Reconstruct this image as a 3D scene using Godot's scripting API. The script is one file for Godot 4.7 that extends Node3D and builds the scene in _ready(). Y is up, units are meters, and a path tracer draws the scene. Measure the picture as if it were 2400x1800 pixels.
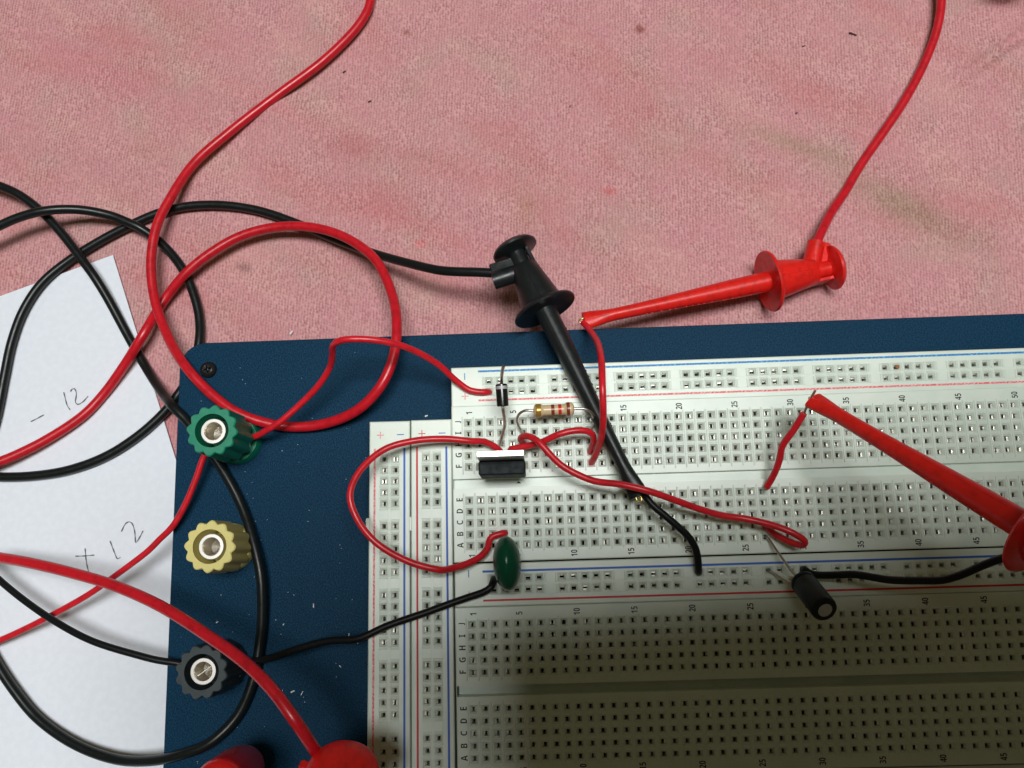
extends Node3D
# A close-up of a solderless breadboard on a blue plate, lying on a pink cloth. All lengths below are millimetres; MM turns them into metres.

const MM := 0.001
const TOP := 19.0        # top of the white strips above the table
const PLATE := 10.2      # top of the blue plate
const PITCH := 2.54
const SECOND := 45.07    # second terminal strip below the first

var rng := RandomNumberGenerator.new()
var mats := {}


class Shape:
	# triangles in millimetres; every face is turned so that it is clockwise seen from its normal
	var v := PackedVector3Array()
	var n := PackedVector3Array()
	var uv := PackedVector2Array()

	func tri(a: Vector3, b: Vector3, c: Vector3, na: Vector3, nb: Vector3, nc: Vector3, ua := Vector2.ZERO, ub := Vector2.ZERO, uc := Vector2.ZERO) -> void:
		if (b - a).cross(c - a).dot(na + nb + nc) > 0.0:
			v.append_array([a, c, b])
			n.append_array([na, nc, nb])
			uv.append_array([ua, uc, ub])
		else:
			v.append_array([a, b, c])
			n.append_array([na, nb, nc])
			uv.append_array([ua, ub, uc])

	func quad(a: Vector3, b: Vector3, c: Vector3, d: Vector3, nn: Vector3) -> void:
		tri(a, b, c, nn, nn, nn)
		tri(a, c, d, nn, nn, nn)

	func facet(a: Vector3, b: Vector3, c: Vector3, d: Vector3, away: Vector3) -> void:
		# a flat quad whose normal points away from the point given
		var nn := (b - a).cross(c - a)
		if nn.length_squared() < 1e-12:
			nn = (c - a).cross(d - a)
		nn = nn.normalized()
		if nn.dot((a + b + c + d) * 0.25 - away) < 0.0:
			nn = -nn
		quad(a, b, c, d, nn)

	func flat(x0: float, x1: float, z0: float, z1: float, y: float) -> void:
		if x1 - x0 < 1e-4 or z1 - z0 < 1e-4:
			return
		quad(Vector3(x0, y, z0), Vector3(x1, y, z0), Vector3(x1, y, z1), Vector3(x0, y, z1), Vector3.UP)

	func block(c: Vector3, s: Vector3, bev: float, q := Basis()) -> void:
		# a box with chamfered edges
		var h := s * 0.5
		var e := h - Vector3.ONE * bev
		for ax in 3:
			for sg in [-1.0, 1.0]:
				var u := (ax + 1) % 3
				var w := (ax + 2) % 3
				var p := []
				for k in [[-1, -1], [1, -1], [1, 1], [-1, 1]]:
					var t := Vector3.ZERO
					t[ax] = h[ax] * sg
					t[u] = e[u] * k[0]
					t[w] = e[w] * k[1]
					p.append(c + q * t)
				var nn := Vector3.ZERO
				nn[ax] = sg
				quad(p[0], p[1], p[2], p[3], q * nn)
		if bev <= 0.0:
			return
		for ax in 3:
			var u := (ax + 1) % 3
			var w := (ax + 2) % 3
			for su in [-1.0, 1.0]:
				for sw in [-1.0, 1.0]:
					var p := []
					for k in [[-1, 0], [1, 0], [1, 1], [-1, 1]]:
						var t := Vector3.ZERO
						t[ax] = e[ax] * k[0]
						t[u] = (h[u] if k[1] == 0 else e[u]) * su
						t[w] = (e[w] if k[1] == 0 else h[w]) * sw
						p.append(c + q * t)
					var nn := Vector3.ZERO
					nn[u] = su
					nn[w] = sw
					quad(p[0], p[1], p[2], p[3], (q * nn).normalized())
		for sx in [-1.0, 1.0]:
			for sy in [-1.0, 1.0]:
				for sz in [-1.0, 1.0]:
					var g := Vector3(sx, sy, sz)
					var nn := (q * g).normalized()
					tri(c + q * (Vector3(h.x, e.y, e.z) * g), c + q * (Vector3(e.x, h.y, e.z) * g), c + q * (Vector3(e.x, e.y, h.z) * g), nn, nn, nn)

	func lathe(profile: Array, c: Vector3, q := Basis(), seg := 32, stretch := Vector2.ONE) -> void:
		# profile: Vector2(radius, height) along q.y; bands blend where they meet at less than 40 degrees
		var m := profile.size()
		var bn := []
		for i in m - 1:
			var d: Vector2 = profile[i + 1] - profile[i]
			bn.append(Vector2(d.y, -d.x).normalized())
		for i in m - 1:
			var p0: Vector2 = profile[i]
			var p1: Vector2 = profile[i + 1]
			var n0: Vector2 = bn[i]
			var n1: Vector2 = bn[i]
			if i > 0 and n0.dot(bn[i - 1]) > 0.76:
				n0 = (n0 + bn[i - 1]).normalized()
			if i < m - 2 and n1.dot(bn[i + 1]) > 0.76:
				n1 = (n1 + bn[i + 1]).normalized()
			for k in seg:
				var pts := []
				var nor := []
				for e in 2:
					var a := TAU * (k + e) / seg
					var ca := cos(a)
					var sa := sin(a)
					for t in 2:
						var p: Vector2 = p0 if t == 0 else p1
						var g: Vector2 = n0 if t == 0 else n1
						pts.append(c + q * Vector3(p.x * ca * stretch.x, p.y, p.x * sa * stretch.y))
						nor.append((q * Vector3(g.x * ca / stretch.x, g.y, g.x * sa / stretch.y)).normalized())
				tri(pts[0], pts[1], pts[3], nor[0], nor[1], nor[3])
				tri(pts[0], pts[3], pts[2], nor[0], nor[3], nor[2])

	func tube(path: PackedVector3Array, r: float, seg := 14, cap := true, r_end := -1.0) -> void:
		var m := path.size()
		if r_end < 0.0:
			r_end = r
		var t := (path[1] - path[0]).normalized()
		var s := t.cross(Vector3.UP)
		if s.length() < 0.05:
			s = t.cross(Vector3.RIGHT)
		s = s.normalized()
		var rings := []
		var norms := []
		var along := 0.0
		var us := []
		for i in m:
			var t2 := (path[mini(i + 1, m - 1)] - path[maxi(i - 1, 0)]).normalized()
			s = (s - t2 * s.dot(t2)).normalized()
			var b := t2.cross(s)
			var ring := PackedVector3Array()
			var nn := PackedVector3Array()
			var rr := lerpf(r, r_end, float(i) / (m - 1))
			for k in seg + 1:
				var a := TAU * k / seg
				var d := s * cos(a) + b * sin(a)
				nn.append(d)
				ring.append(path[i] + d * rr)
			rings.append(ring)
			norms.append(nn)
			if i > 0:
				along += path[i].distance_to(path[i - 1])
			us.append(along)
		for i in m - 1:
			for k in seg:
				var u0 := Vector2(us[i] / 10.0, float(k) / seg)
				var u1 := Vector2(us[i + 1] / 10.0, float(k) / seg)
				var dv := Vector2(0, 1.0 / seg)
				tri(rings[i][k], rings[i + 1][k], rings[i + 1][k + 1], norms[i][k], norms[i + 1][k], norms[i + 1][k + 1], u0, u1, u1 + dv)
				tri(rings[i][k], rings[i + 1][k + 1], rings[i][k + 1], norms[i][k], norms[i + 1][k + 1], norms[i][k + 1], u0, u1 + dv, u0 + dv)
		if cap:
			for e in [0, m - 1]:
				var out := (path[0] - path[1]).normalized() if e == 0 else (path[m - 1] - path[m - 2]).normalized()
				for k in seg:
					tri(path[e] + out * r * 0.15, rings[e][k], rings[e][k + 1], out, out, out)

	func mesh(origin: Vector3) -> ArrayMesh:
		var vv := v.duplicate()
		for i in vv.size():
			vv[i] = (vv[i] - origin) * 0.001
		var a := []
		a.resize(Mesh.ARRAY_MAX)
		a[Mesh.ARRAY_VERTEX] = vv
		a[Mesh.ARRAY_NORMAL] = n
		a[Mesh.ARRAY_TEX_UV] = uv
		var m := ArrayMesh.new()
		m.add_surface_from_arrays(Mesh.PRIMITIVE_TRIANGLES, a)
		return m


# ---------- helpers ----------

func numbered(called: String) -> String:
	if not has_node(NodePath(called)):
		return called
	var k := 1
	while has_node(NodePath("%s_%03d" % [called, k])):
		k += 1
	return "%s_%03d" % [called, k]


func tag(o: Node3D, label: String, category: String, group := "", kind := "") -> Node3D:
	o.set_meta("label", label)
	if category:
		o.set_meta("category", category)
	if group:
		o.set_meta("group", group)
	if kind:
		o.set_meta("kind", kind)
	return o


func thing(called: String, at: Vector3, label: String, category: String, group := "") -> Node3D:
	var o := Node3D.new()
	o.name = numbered(called)
	add_child(o)
	o.position = at * MM
	o.set_meta("origin", at)
	return tag(o, label, category, group)


func obj(called: String, sh: Shape, m: Material, parent: Node3D = null, label := "") -> MeshInstance3D:
	# ONE mesh: top-level when no parent is given (its origin then lies at its base), else a part in the thing's own axes
	var origin := Vector3.ZERO
	if parent == null:
		var lo := Vector3.INF
		var hi := -Vector3.INF
		for p in sh.v:
			lo = lo.min(p)
			hi = hi.max(p)
		origin = Vector3((lo.x + hi.x) * 0.5, lo.y, (lo.z + hi.z) * 0.5)
	elif parent.has_meta("origin"):
		origin = parent.get_meta("origin")
	var o := MeshInstance3D.new()
	o.mesh = sh.mesh(origin)
	o.material_override = null
	o.mesh.surface_set_material(0, m)
	o.cast_shadow = GeometryInstance3D.SHADOW_CASTING_SETTING_ON
	if parent == null:
		o.name = numbered(called)
		add_child(o)
		o.position = origin * MM
	else:
		o.name = part_name(parent, called)
		parent.add_child(o, true)
		o.set_meta("origin", origin)
		if label:
			o.set_meta("label", label)
	return o


func part_name(parent: Node3D, called: String) -> String:
	if not parent.has_node(NodePath(called)):
		return called
	var counts: Dictionary = parent.get_meta("counts") if parent.has_meta("counts") else {}
	counts[called] = counts.get(called, 0) + 1
	parent.set_meta("counts", counts)
	return "%s_%03d" % [called, counts[called]]


func smooth(pts: Array, step := 1.2) -> PackedVector3Array:
	# a centripetal Catmull-Rom curve through the points, sampled about every step millimetres
	var out := PackedVector3Array()
	var m := pts.size()
	for i in m - 1:
		var p1: Vector3 = pts[i]
		var p2: Vector3 = pts[i + 1]
		var p0: Vector3 = pts[i - 1] if i > 0 else p1 * 2.0 - p2
		var p3: Vector3 = pts[i + 2] if i < m - 2 else p2 * 2.0 - p1
		var k := maxi(2, int(p1.distance_to(p2) / step))
		var d1 := sqrt(maxf(p0.distance_to(p1), 1e-3))
		var d2 := sqrt(maxf(p1.distance_to(p2), 1e-3))
		var d3 := sqrt(maxf(p2.distance_to(p3), 1e-3))
		var m1 := (p1 - p0) / d1 - (p2 - p0) / (d1 + d2) + (p2 - p1) / d2
		var m2 := (p2 - p1) / d2 - (p3 - p1) / (d2 + d3) + (p3 - p2) / d3
		m1 *= d2
		m2 *= d2
		for j in k:
			var t := float(j) / k
			var a := 2.0 * (p1 - p2) + m1 + m2
			var b := -3.0 * (p1 - p2) - 2.0 * m1 - m2
			out.append(a * t * t * t + b * t * t + m1 * t + p1)
	out.append(pts[m - 1])
	return out


func vecs(a: Array) -> Array:
	var out := []
	for p in a:
		out.append(Vector3(p[0], p[1], p[2]))
	return out


func wire(called: String, pts: Array, r: float, m: Material, label: String, category: String, group := "") -> MeshInstance3D:
	var sh := Shape.new()
	sh.tube(smooth(vecs(pts)), r)
	var o := obj(called, sh, m)
	tag(o, label, category, group)
	return o


func frame(axis: Vector3, up := Vector3.UP) -> Basis:
	# a basis whose y runs along the axis
	var y := axis.normalized()
	var x := up.cross(y)
	if x.length() < 1e-3:
		x = Vector3.RIGHT
	x = x.normalized()
	return Basis(x, y, x.cross(y))


func plain(key: String, c: Color, rough: float, metal := 0.0) -> StandardMaterial3D:
	# c is a linear base colour
	var m := StandardMaterial3D.new()
	m.resource_name = key
	m.albedo_color = c.linear_to_srgb()
	m.roughness = rough
	m.metallic = metal
	mats[key] = m
	return m


func noise(seed_: int, freq: float, octaves := 3, kind := FastNoiseLite.TYPE_SIMPLEX_SMOOTH) -> FastNoiseLite:
	var f := FastNoiseLite.new()
	f.seed = seed_
	f.noise_type = kind
	f.frequency = freq
	f.fractal_octaves = octaves
	return f


func tone(f: FastNoiseLite, size: int, a: Color, b: Color, lo := 0.25, hi := 0.75) -> ImageTexture:
	# a seamless texture that runs from colour a to colour b
	var g := f.get_seamless_image(size, size)
	g.convert(Image.FORMAT_L8)
	var d := g.get_data()
	var out := PackedByteArray()
	out.resize(size * size * 3)
	for i in size * size:
		var t := clampf((d[i] / 255.0 - lo) / (hi - lo), 0.0, 1.0)
		var c := a.lerp(b, t)
		out[i * 3] = int(c.r * 255.0)
		out[i * 3 + 1] = int(c.g * 255.0)
		out[i * 3 + 2] = int(c.b * 255.0)
	return ImageTexture.create_from_image(Image.create_from_data(size, size, false, Image.FORMAT_RGB8, out))


func triplanar(m: StandardMaterial3D, tile_mm: float) -> void:
	m.uv1_triplanar = true
	m.uv1_scale = Vector3.ONE / (tile_mm * MM)


# ---------- materials ----------

func make_materials() -> void:
	var m := plain("white plastic", Color(0.70, 0.735, 0.68), 0.3)
	m.albedo_color = Color.WHITE
	m.albedo_texture = tone(noise(4, 0.012, 4), 512, Color(0.825, 0.87, 0.83), Color(0.86, 0.895, 0.855))
	triplanar(m, 70.0)
	m = plain("blue enamel", Color(0.006, 0.045, 0.115), 0.5)
	m.metallic_specular = 0.2
	m.albedo_color = Color.WHITE
	m.albedo_texture = tone(noise(9, 0.10, 3), 512, Color8(2, 36, 58), Color8(14, 66, 96), 0.15, 0.85)
	m.heightmap_enabled = true
	m.heightmap_scale = 0.004
	m.heightmap_texture = tone(noise(10, 0.12, 2), 512, Color.BLACK, Color.WHITE, 0.2, 0.8)
	triplanar(m, 26.0)
	m = plain("black enamel edge", Color(0.01, 0.02, 0.04), 0.5)
	m = plain("paper", Color(0.78, 0.81, 0.86), 0.75)
	m.albedo_color = Color.WHITE
	m.albedo_texture = tone(noise(21, 0.05, 4), 512, Color8(226, 230, 241), Color8(230, 234, 244))
	triplanar(m, 60.0)
	plain("graphite", Color(0.11, 0.11, 0.13), 0.5)
	plain("red cable", Color(0.58, 0.009, 0.02), 0.32)
	plain("red hookup", Color(0.66, 0.012, 0.024), 0.34)
	m = plain("black cable", Color(0.006, 0.009, 0.009), 0.34)
	m.metallic_specular = 0.42
	m = plain("black hookup", Color(0.005, 0.006, 0.007), 0.4)
	m.metallic_specular = 0.35
	m = plain("red clip plastic", Color(0.74, 0.014, 0.010), 0.34)
	m = plain("black clip plastic", Color(0.008, 0.011, 0.012), 0.36)
	plain("green knob plastic", Color(0.004, 0.22, 0.125), 0.36)
	plain("yellow knob plastic", Color(0.74, 0.65, 0.23), 0.38)
	plain("black knob plastic", Color(0.022, 0.034, 0.040), 0.4)
	plain("red knob plastic", Color(0.58, 0.010, 0.010), 0.25)
	plain("nickel", Color(0.86, 0.83, 0.80), 0.34, 1.0)
	plain("dull nickel", Color(0.82, 0.76, 0.66), 0.28, 1.0)
	plain("contact metal", Color(0.88, 0.86, 0.82), 0.4, 1.0)
	plain("tinned lead", Color(0.62, 0.58, 0.54), 0.32, 1.0)
	plain("tin tab", Color(0.93, 0.92, 0.92), 0.42, 1.0)
	plain("gold", Color(0.90, 0.66, 0.22), 0.28, 1.0)
	m = plain("black epoxy", Color(0.014, 0.02, 0.022), 0.6)
	m.metallic_specular = 0.3
	plain("diode black", Color(0.008, 0.009, 0.009), 0.2)
	plain("resistor tan", Color(0.66, 0.49, 0.29), 0.28)
	plain("band gold", Color(0.52, 0.30, 0.07), 0.3, 0.55)
	plain("band brown", Color(0.22, 0.035, 0.016), 0.3)
	plain("band red", Color(0.62, 0.02, 0.02), 0.3)
	plain("green dip", Color(0.004, 0.065, 0.033), 0.2)
	mats["green dip"].metallic_specular = 0.3
	m = plain("capacitor sleeve", Color(0.006, 0.010, 0.010), 0.4)
	m.metallic_specular = 0.3
	plain("aluminium", Color(0.45, 0.45, 0.47), 0.55, 0.3)
	plain("black screw", Color(0.03, 0.03, 0.032), 0.25, 0.6)
	plain("print black", Color(0.012, 0.012, 0.014), 0.6)
	plain("print blue", Color(0.015, 0.11, 0.55), 0.5)
	plain("print red", Color(0.62, 0.012, 0.02), 0.5)
	plain("black rubber", Color(0.02, 0.02, 0.02), 0.8)
	plain("white lint", Color(0.8, 0.82, 0.8), 0.9)
	plain("dark lint", Color(0.09, 0.025, 0.025), 0.9)
	plain("rust", Color(0.30, 0.13, 0.05), 0.8)
	plain("tablet body", Color(0.02, 0.02, 0.022), 0.45)
	# handling marks: uneven gloss and faint scuffs on cables and clips
	var gloss := tone(noise(61, 0.03, 5), 256, Color(0.75, 0.75, 0.75), Color(1.0, 1.0, 1.0), 0.3, 0.75)
	for k in ["red cable", "black cable", "red hookup", "red clip plastic", "black clip plastic", "black epoxy", "green knob plastic", "yellow knob plastic", "black knob plastic"]:
		m = mats[k]
		m.roughness *= 1.18
		m.roughness_texture = gloss
		m.roughness_texture_channel = BaseMaterial3D.TEXTURE_CHANNEL_RED
		triplanar(m, 16.0)
	var scuff := tone(noise(62, 0.02, 5), 256, Color(0.86, 0.86, 0.86), Color(1.0, 1.0, 1.0), 0.2, 0.5)
	for k in ["red cable", "red hookup", "red clip plastic"]:
		mats[k].albedo_texture = scuff
	for e in [["worn blue", Color8(14, 118, 190), Color8(110, 180, 215), 5, 0.42, 0.9], ["worn red", Color8(228, 84, 92), Color8(244, 190, 190), 6, 0.3, 0.8]]:
		m = plain(e[0], Color.WHITE, 0.5)
		m.albedo_color = Color.WHITE
		m.albedo_texture = tone(noise(e[3], 0.06, 4), 256, e[1], e[2], e[4], e[5])
		triplanar(m, 12.0)


# ---------- the cloth ----------

func cloth_height(x: float, z: float) -> float:
	var y := 0.0
	y += wrinkle.get_noise_2d(x * 0.55 + z * 0.9, z * 0.45 - x * 0.3) * 0.55
	# broad soft folds
	for f in [[-60.0, -95.0, 0.42, 7.0, 1.3], [-20.0, -72.0, 0.36, 8.0, 1.1], [70.0, -80.0, 0.52, 9.0, 1.2], [120.0, -60.0, 0.55, 6.0, 0.9], [-100.0, -80.0, 0.3, 6.0, 1.0], [40.0, -48.0, 0.30, 7.0, 0.9]]:
		var g := Vector2(x - f[0], z - f[1]).rotated(-f[2])
		y += f[4] * 1.5 * exp(-pow(g.y / f[3] * 1.35, 2.0) - pow(g.x / 48.0, 2.0))
	# the crease that runs in from the upper right
	var a := Vector2(118.25, -82.38)
	var b := Vector2(153.43, -105.75)
	var p := Vector2(x, z)
	var t := clampf((p - a).dot(b - a) / (b - a).length_squared(), -0.1, 1.6)
	var d := p.distance_to(a.lerp(b, t))
	y -= 2.0 * smoothstep(-0.1, 0.8, t) * exp(-d * d / 2.2)
	y += 0.6 * smoothstep(-0.1, 0.8, t) * exp(-(d - 3.0) * (d - 3.0) / 5.0)
	# a fold that lifts at the top right corner
	var c := Vector2(148.65, -116.76)
	y += 3.4 * exp(-pow((x - c.x) / 7.0, 2.0) - pow((z - c.y) / 3.4, 2.0))
	return minf(y, 3.5)

var wrinkle := noise(31, 0.022, 3)


func make_cloth() -> void:
	var x0 := -260.0
	var x1 := 280.0
	var z0 := -260.0
	var z1 := 220.0
	var st := 1.5
	var nx := int((x1 - x0) / st)
	var nz := int((z1 - z0) / st)
	var sh := Shape.new()
	var grid := []
	var nor := []
	for j in nz + 1:
		var row := PackedVector3Array()
		var rn := PackedVector3Array()
		for i in nx + 1:
			var x := x0 + i * st
			var z := z0 + j * st
			row.append(Vector3(x, cloth_height(x, z) - 0.6, z))
			rn.append(Vector3(cloth_height(x - 0.6, z) - cloth_height(x + 0.6, z), 1.2, cloth_height(x, z - 0.6) - cloth_height(x, z + 0.6)).normalized())
		grid.append(row)
		nor.append(rn)
	var to_uv := func(p: Vector3) -> Vector2: return Vector2((p.x + 160.0) / 330.0, (p.z + 150.0) / 250.0)
	for j in nz:
		for i in nx:
			var a: Vector3 = grid[j][i]
			var b: Vector3 = grid[j][i + 1]
			var c: Vector3 = grid[j + 1][i + 1]
			var d: Vector3 = grid[j + 1][i]
			sh.tri(a, b, c, nor[j][i], nor[j][i + 1], nor[j + 1][i + 1], to_uv.call(a), to_uv.call(b), to_uv.call(c))
			sh.tri(a, c, d, nor[j][i], nor[j + 1][i + 1], nor[j + 1][i], to_uv.call(a), to_uv.call(c), to_uv.call(d))
	var w := 2048
	var h := 1552
	var px := w / 330.0
	var col := Image.create(w, h, false, Image.FORMAT_RGBA8)
	col.fill(Color8(202, 142, 148))
	var bump := Image.create(w, h, false, Image.FORMAT_RGBA8)
	bump.fill(Color8(120, 120, 120))
	# large soft patches: beige where the cloth is worn, deeper pink in streaks
	lay(col, noise(41, 0.006, 4), Color8(184, 156, 146), 0.44, 0.9, 0.6, 1.0, 0.0)
	lay(col, noise(42, 0.006, 4), Color8(200, 130, 142), 0.45, 0.95, 0.32, 1.0, 0.0)
	lay(col, noise(43, 0.008, 3), Color8(192, 118, 118), 0.48, 0.9, 0.5, 3.4, 0.52)
	lay(col, noise(44, 0.010, 3), Color8(214, 166, 160), 0.52, 0.9, 0.5, 3.0, 0.52)
	# brown soil marks near the right-hand clip
	for s in [[87.59, -73.6, 16, 3, 0.38, Color8(150, 128, 104, 120)],
		[116.59, -53.3, 15, 4, 0.5, Color8(138, 118, 92, 130)],
		[109.57, -59.48, 12, 3, 0.5, Color8(150, 128, 104, 110)],
		[-30.43, -78.73, 8, 4, 0.3, Color8(176, 104, 108, 150)],
		[-16.78, -56.99, 22, 3, 0.42, Color8(194, 110, 114, 130)],
		[-59.56, -46.31, 2, 1.2, 0.3, Color8(90, 60, 60, 130)],
		[-52.62, -91.54, 18, 3, 0.5, Color8(200, 118, 122, 90)],
		[47.98, -110.04, 1.2, 1, 0.3, Color8(120, 50, 50, 190)],
		[48.02, -110.81, 1.2, 0.8, 1.2, Color8(120, 60, 56, 150)],
		[-16.14, -112.59, 1, 0.8, 0.2, Color8(140, 80, 70, 150)],
		[37.48, -63.69, 1.5, 1, 0.2, Color8(215, 90, 95, 150)],
		[-12.89, -50.92, 1.6, 1.2, 0.2, Color8(225, 90, 100, 150)],
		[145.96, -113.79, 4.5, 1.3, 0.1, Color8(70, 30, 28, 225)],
		[14.78, -58.07, 3, 5, 0.2, Color8(180, 130, 110, 110)],
		[-98.99, -102.55, 30, 4, 0.5, Color8(200, 118, 128, 80)],
		[-11.3, -42.67, 14, 3, 0.4, Color8(190, 110, 114, 110)]]:
		soft_spot(col, Vector2((s[0] + 160.0) * px, (s[1] + 150.0) * px), s[2] * px, s[3] * px, s[4], s[5])
	# knit: bright loops with a dark gap beside each, in slanting rows
	var bright := []
	var dark := []
	var hi := []
	var lo := []
	for k in 6:
		bright.append(fleck(7, 9, 1.9, 2.7, -0.4, Color8(238, 206, 200), 0.22 + 0.05 * k))
		dark.append(fleck(7, 9, 1.6, 2.3, -0.3, Color8(120, 72, 72), 0.31 + 0.06 * k))
		hi.append(fleck(7, 9, 2.0, 2.8, -0.4, Color.WHITE, 0.5 + 0.1 * k))
		lo.append(fleck(7, 9, 1.6, 2.4, -0.3, Color.BLACK, 0.5 + 0.1 * k))
	var worn := noise(45, 0.010, 3)
	var ax := Vector2(0.74, 0.26) * px
	var ay := Vector2(-0.05, 0.76) * px
	for j in range(-460, 460):
		for i in range(0, 465):
			var p := ax * i + ay * j + Vector2(rng.randf_range(-0.6, 0.6), rng.randf_range(-0.6, 0.6))
			if p.x < -8 or p.y < -12 or p.x > w or p.y > h:
				continue
			var k := clampf((worn.get_noise_2d(p.x, p.y) * 0.9 + 0.5) * 5.0 + rng.randf_range(-1.8, 1.8), 0.0, 5.0)
			var q := Vector2i(p)
			if rng.randf() < 0.9:
				col.blend_rect(bright[int(k)], Rect2i(0, 0, 7, 9), q)
				bump.blend_rect(hi[int(k)], Rect2i(0, 0, 7, 9), q)
			if rng.randf() < 0.85:
				col.blend_rect(dark[int(k)], Rect2i(0, 0, 7, 9), q + Vector2i(3, 2))
				bump.blend_rect(lo[int(k)], Rect2i(0, 0, 7, 9), q + Vector2i(3, 2))
	var m := plain("pink knit cloth", Color.WHITE, 0.9)
	m.albedo_color = Color.WHITE
	m.albedo_texture = ImageTexture.create_from_image(col)
	m.heightmap_enabled = true
	m.heightmap_scale = 0.009
	m.heightmap_texture = ImageTexture.create_from_image(bump)
	m.metallic_specular = 0.25
	var o := obj("tablecloth", sh, m)
	tag(o, "worn pink knitted cloth spread over the whole table top", "tablecloth", "", "structure")


func lay(im: Image, f: FastNoiseLite, c: Color, lo: float, hi: float, most: float, stretch: float, turn: float) -> void:
	# blends colour c over the image where the noise is high; a stretch makes streaks that slope by turn
	var w := 256
	var h := 194
	var d := PackedByteArray()
	d.resize(w * h * 4)
	var k := im.get_width() / float(w)
	for y in h:
		for x in w:
			var p := Vector2(x * k, y * k).rotated(-turn)
			var t := f.get_noise_2d(p.x / stretch, p.y) * 0.5 + 0.5
			var i := (y * w + x) * 4
			d[i] = int(c.r * 255.0)
			d[i + 1] = int(c.g * 255.0)
			d[i + 2] = int(c.b * 255.0)
			d[i + 3] = int(255.0 * most * smoothstep(lo, hi, t))
	var over := Image.create_from_data(w, h, false, Image.FORMAT_RGBA8, d)
	over.resize(im.get_width(), im.get_height(), Image.INTERPOLATE_BILINEAR)
	im.blend_rect(over, Rect2i(0, 0, im.get_width(), im.get_height()), Vector2i.ZERO)


func soft_spot(im: Image, c: Vector2, rx: float, ry: float, turn: float, color: Color) -> void:
	var n := int(maxf(rx, ry) * 2.2)
	var s := Image.create(n * 2, n * 2, false, Image.FORMAT_RGBA8)
	for y in n * 2:
		for x in n * 2:
			var p := Vector2(x - n, y - n).rotated(-turn)
			var e := exp(-pow(p.x / rx, 2.0) - pow(p.y / ry, 2.0))
			s.set_pixel(x, y, Color(color.r, color.g, color.b, color.a * e))
	im.blend_rect(s, Rect2i(0, 0, n * 2, n * 2), Vector2i(c) - Vector2i(n, n))


func fleck(w: int, h: int, rx: float, ry: float, turn: float, c: Color, most: float) -> Image:
	var s := Image.create(w, h, false, Image.FORMAT_RGBA8)
	for y in h:
		for x in w:
			var p := Vector2(x - (w - 1) * 0.5, y - (h - 1) * 0.5).rotated(-turn)
			var e := exp(-pow(p.x / rx, 2.0) * 1.4 - pow(p.y / ry, 2.0) * 1.4)
			s.set_pixel(x, y, Color(c.r, c.g, c.b, most * e))
	return s


# ---------- the sheet of paper ----------

func stroke(pts: Array, called: String, paper: Node3D, w := 0.34) -> void:
	# a pencil line as a thin ribbon lying on the sheet
	var sh := Shape.new()
	var p := smooth(vecs(pts), 0.5)
	for i in p.size() - 1:
		var d0 := (p[mini(i + 1, p.size() - 1)] - p[maxi(i - 1, 0)]).cross(Vector3.UP).normalized()
		var d1 := (p[mini(i + 2, p.size() - 1)] - p[i]).cross(Vector3.UP).normalized()
		var w0 := w * (0.7 + 0.3 * sin(i * 1.7)) * 0.5
		var w1 := w * (0.7 + 0.3 * sin((i + 1) * 1.7)) * 0.5
		sh.quad(p[i] - d0 * w0, p[i] + d0 * w0, p[i + 1] + d1 * w1, p[i + 1] - d1 * w1, Vector3.UP)
	obj(called, sh, mats["graphite"], paper)


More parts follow.
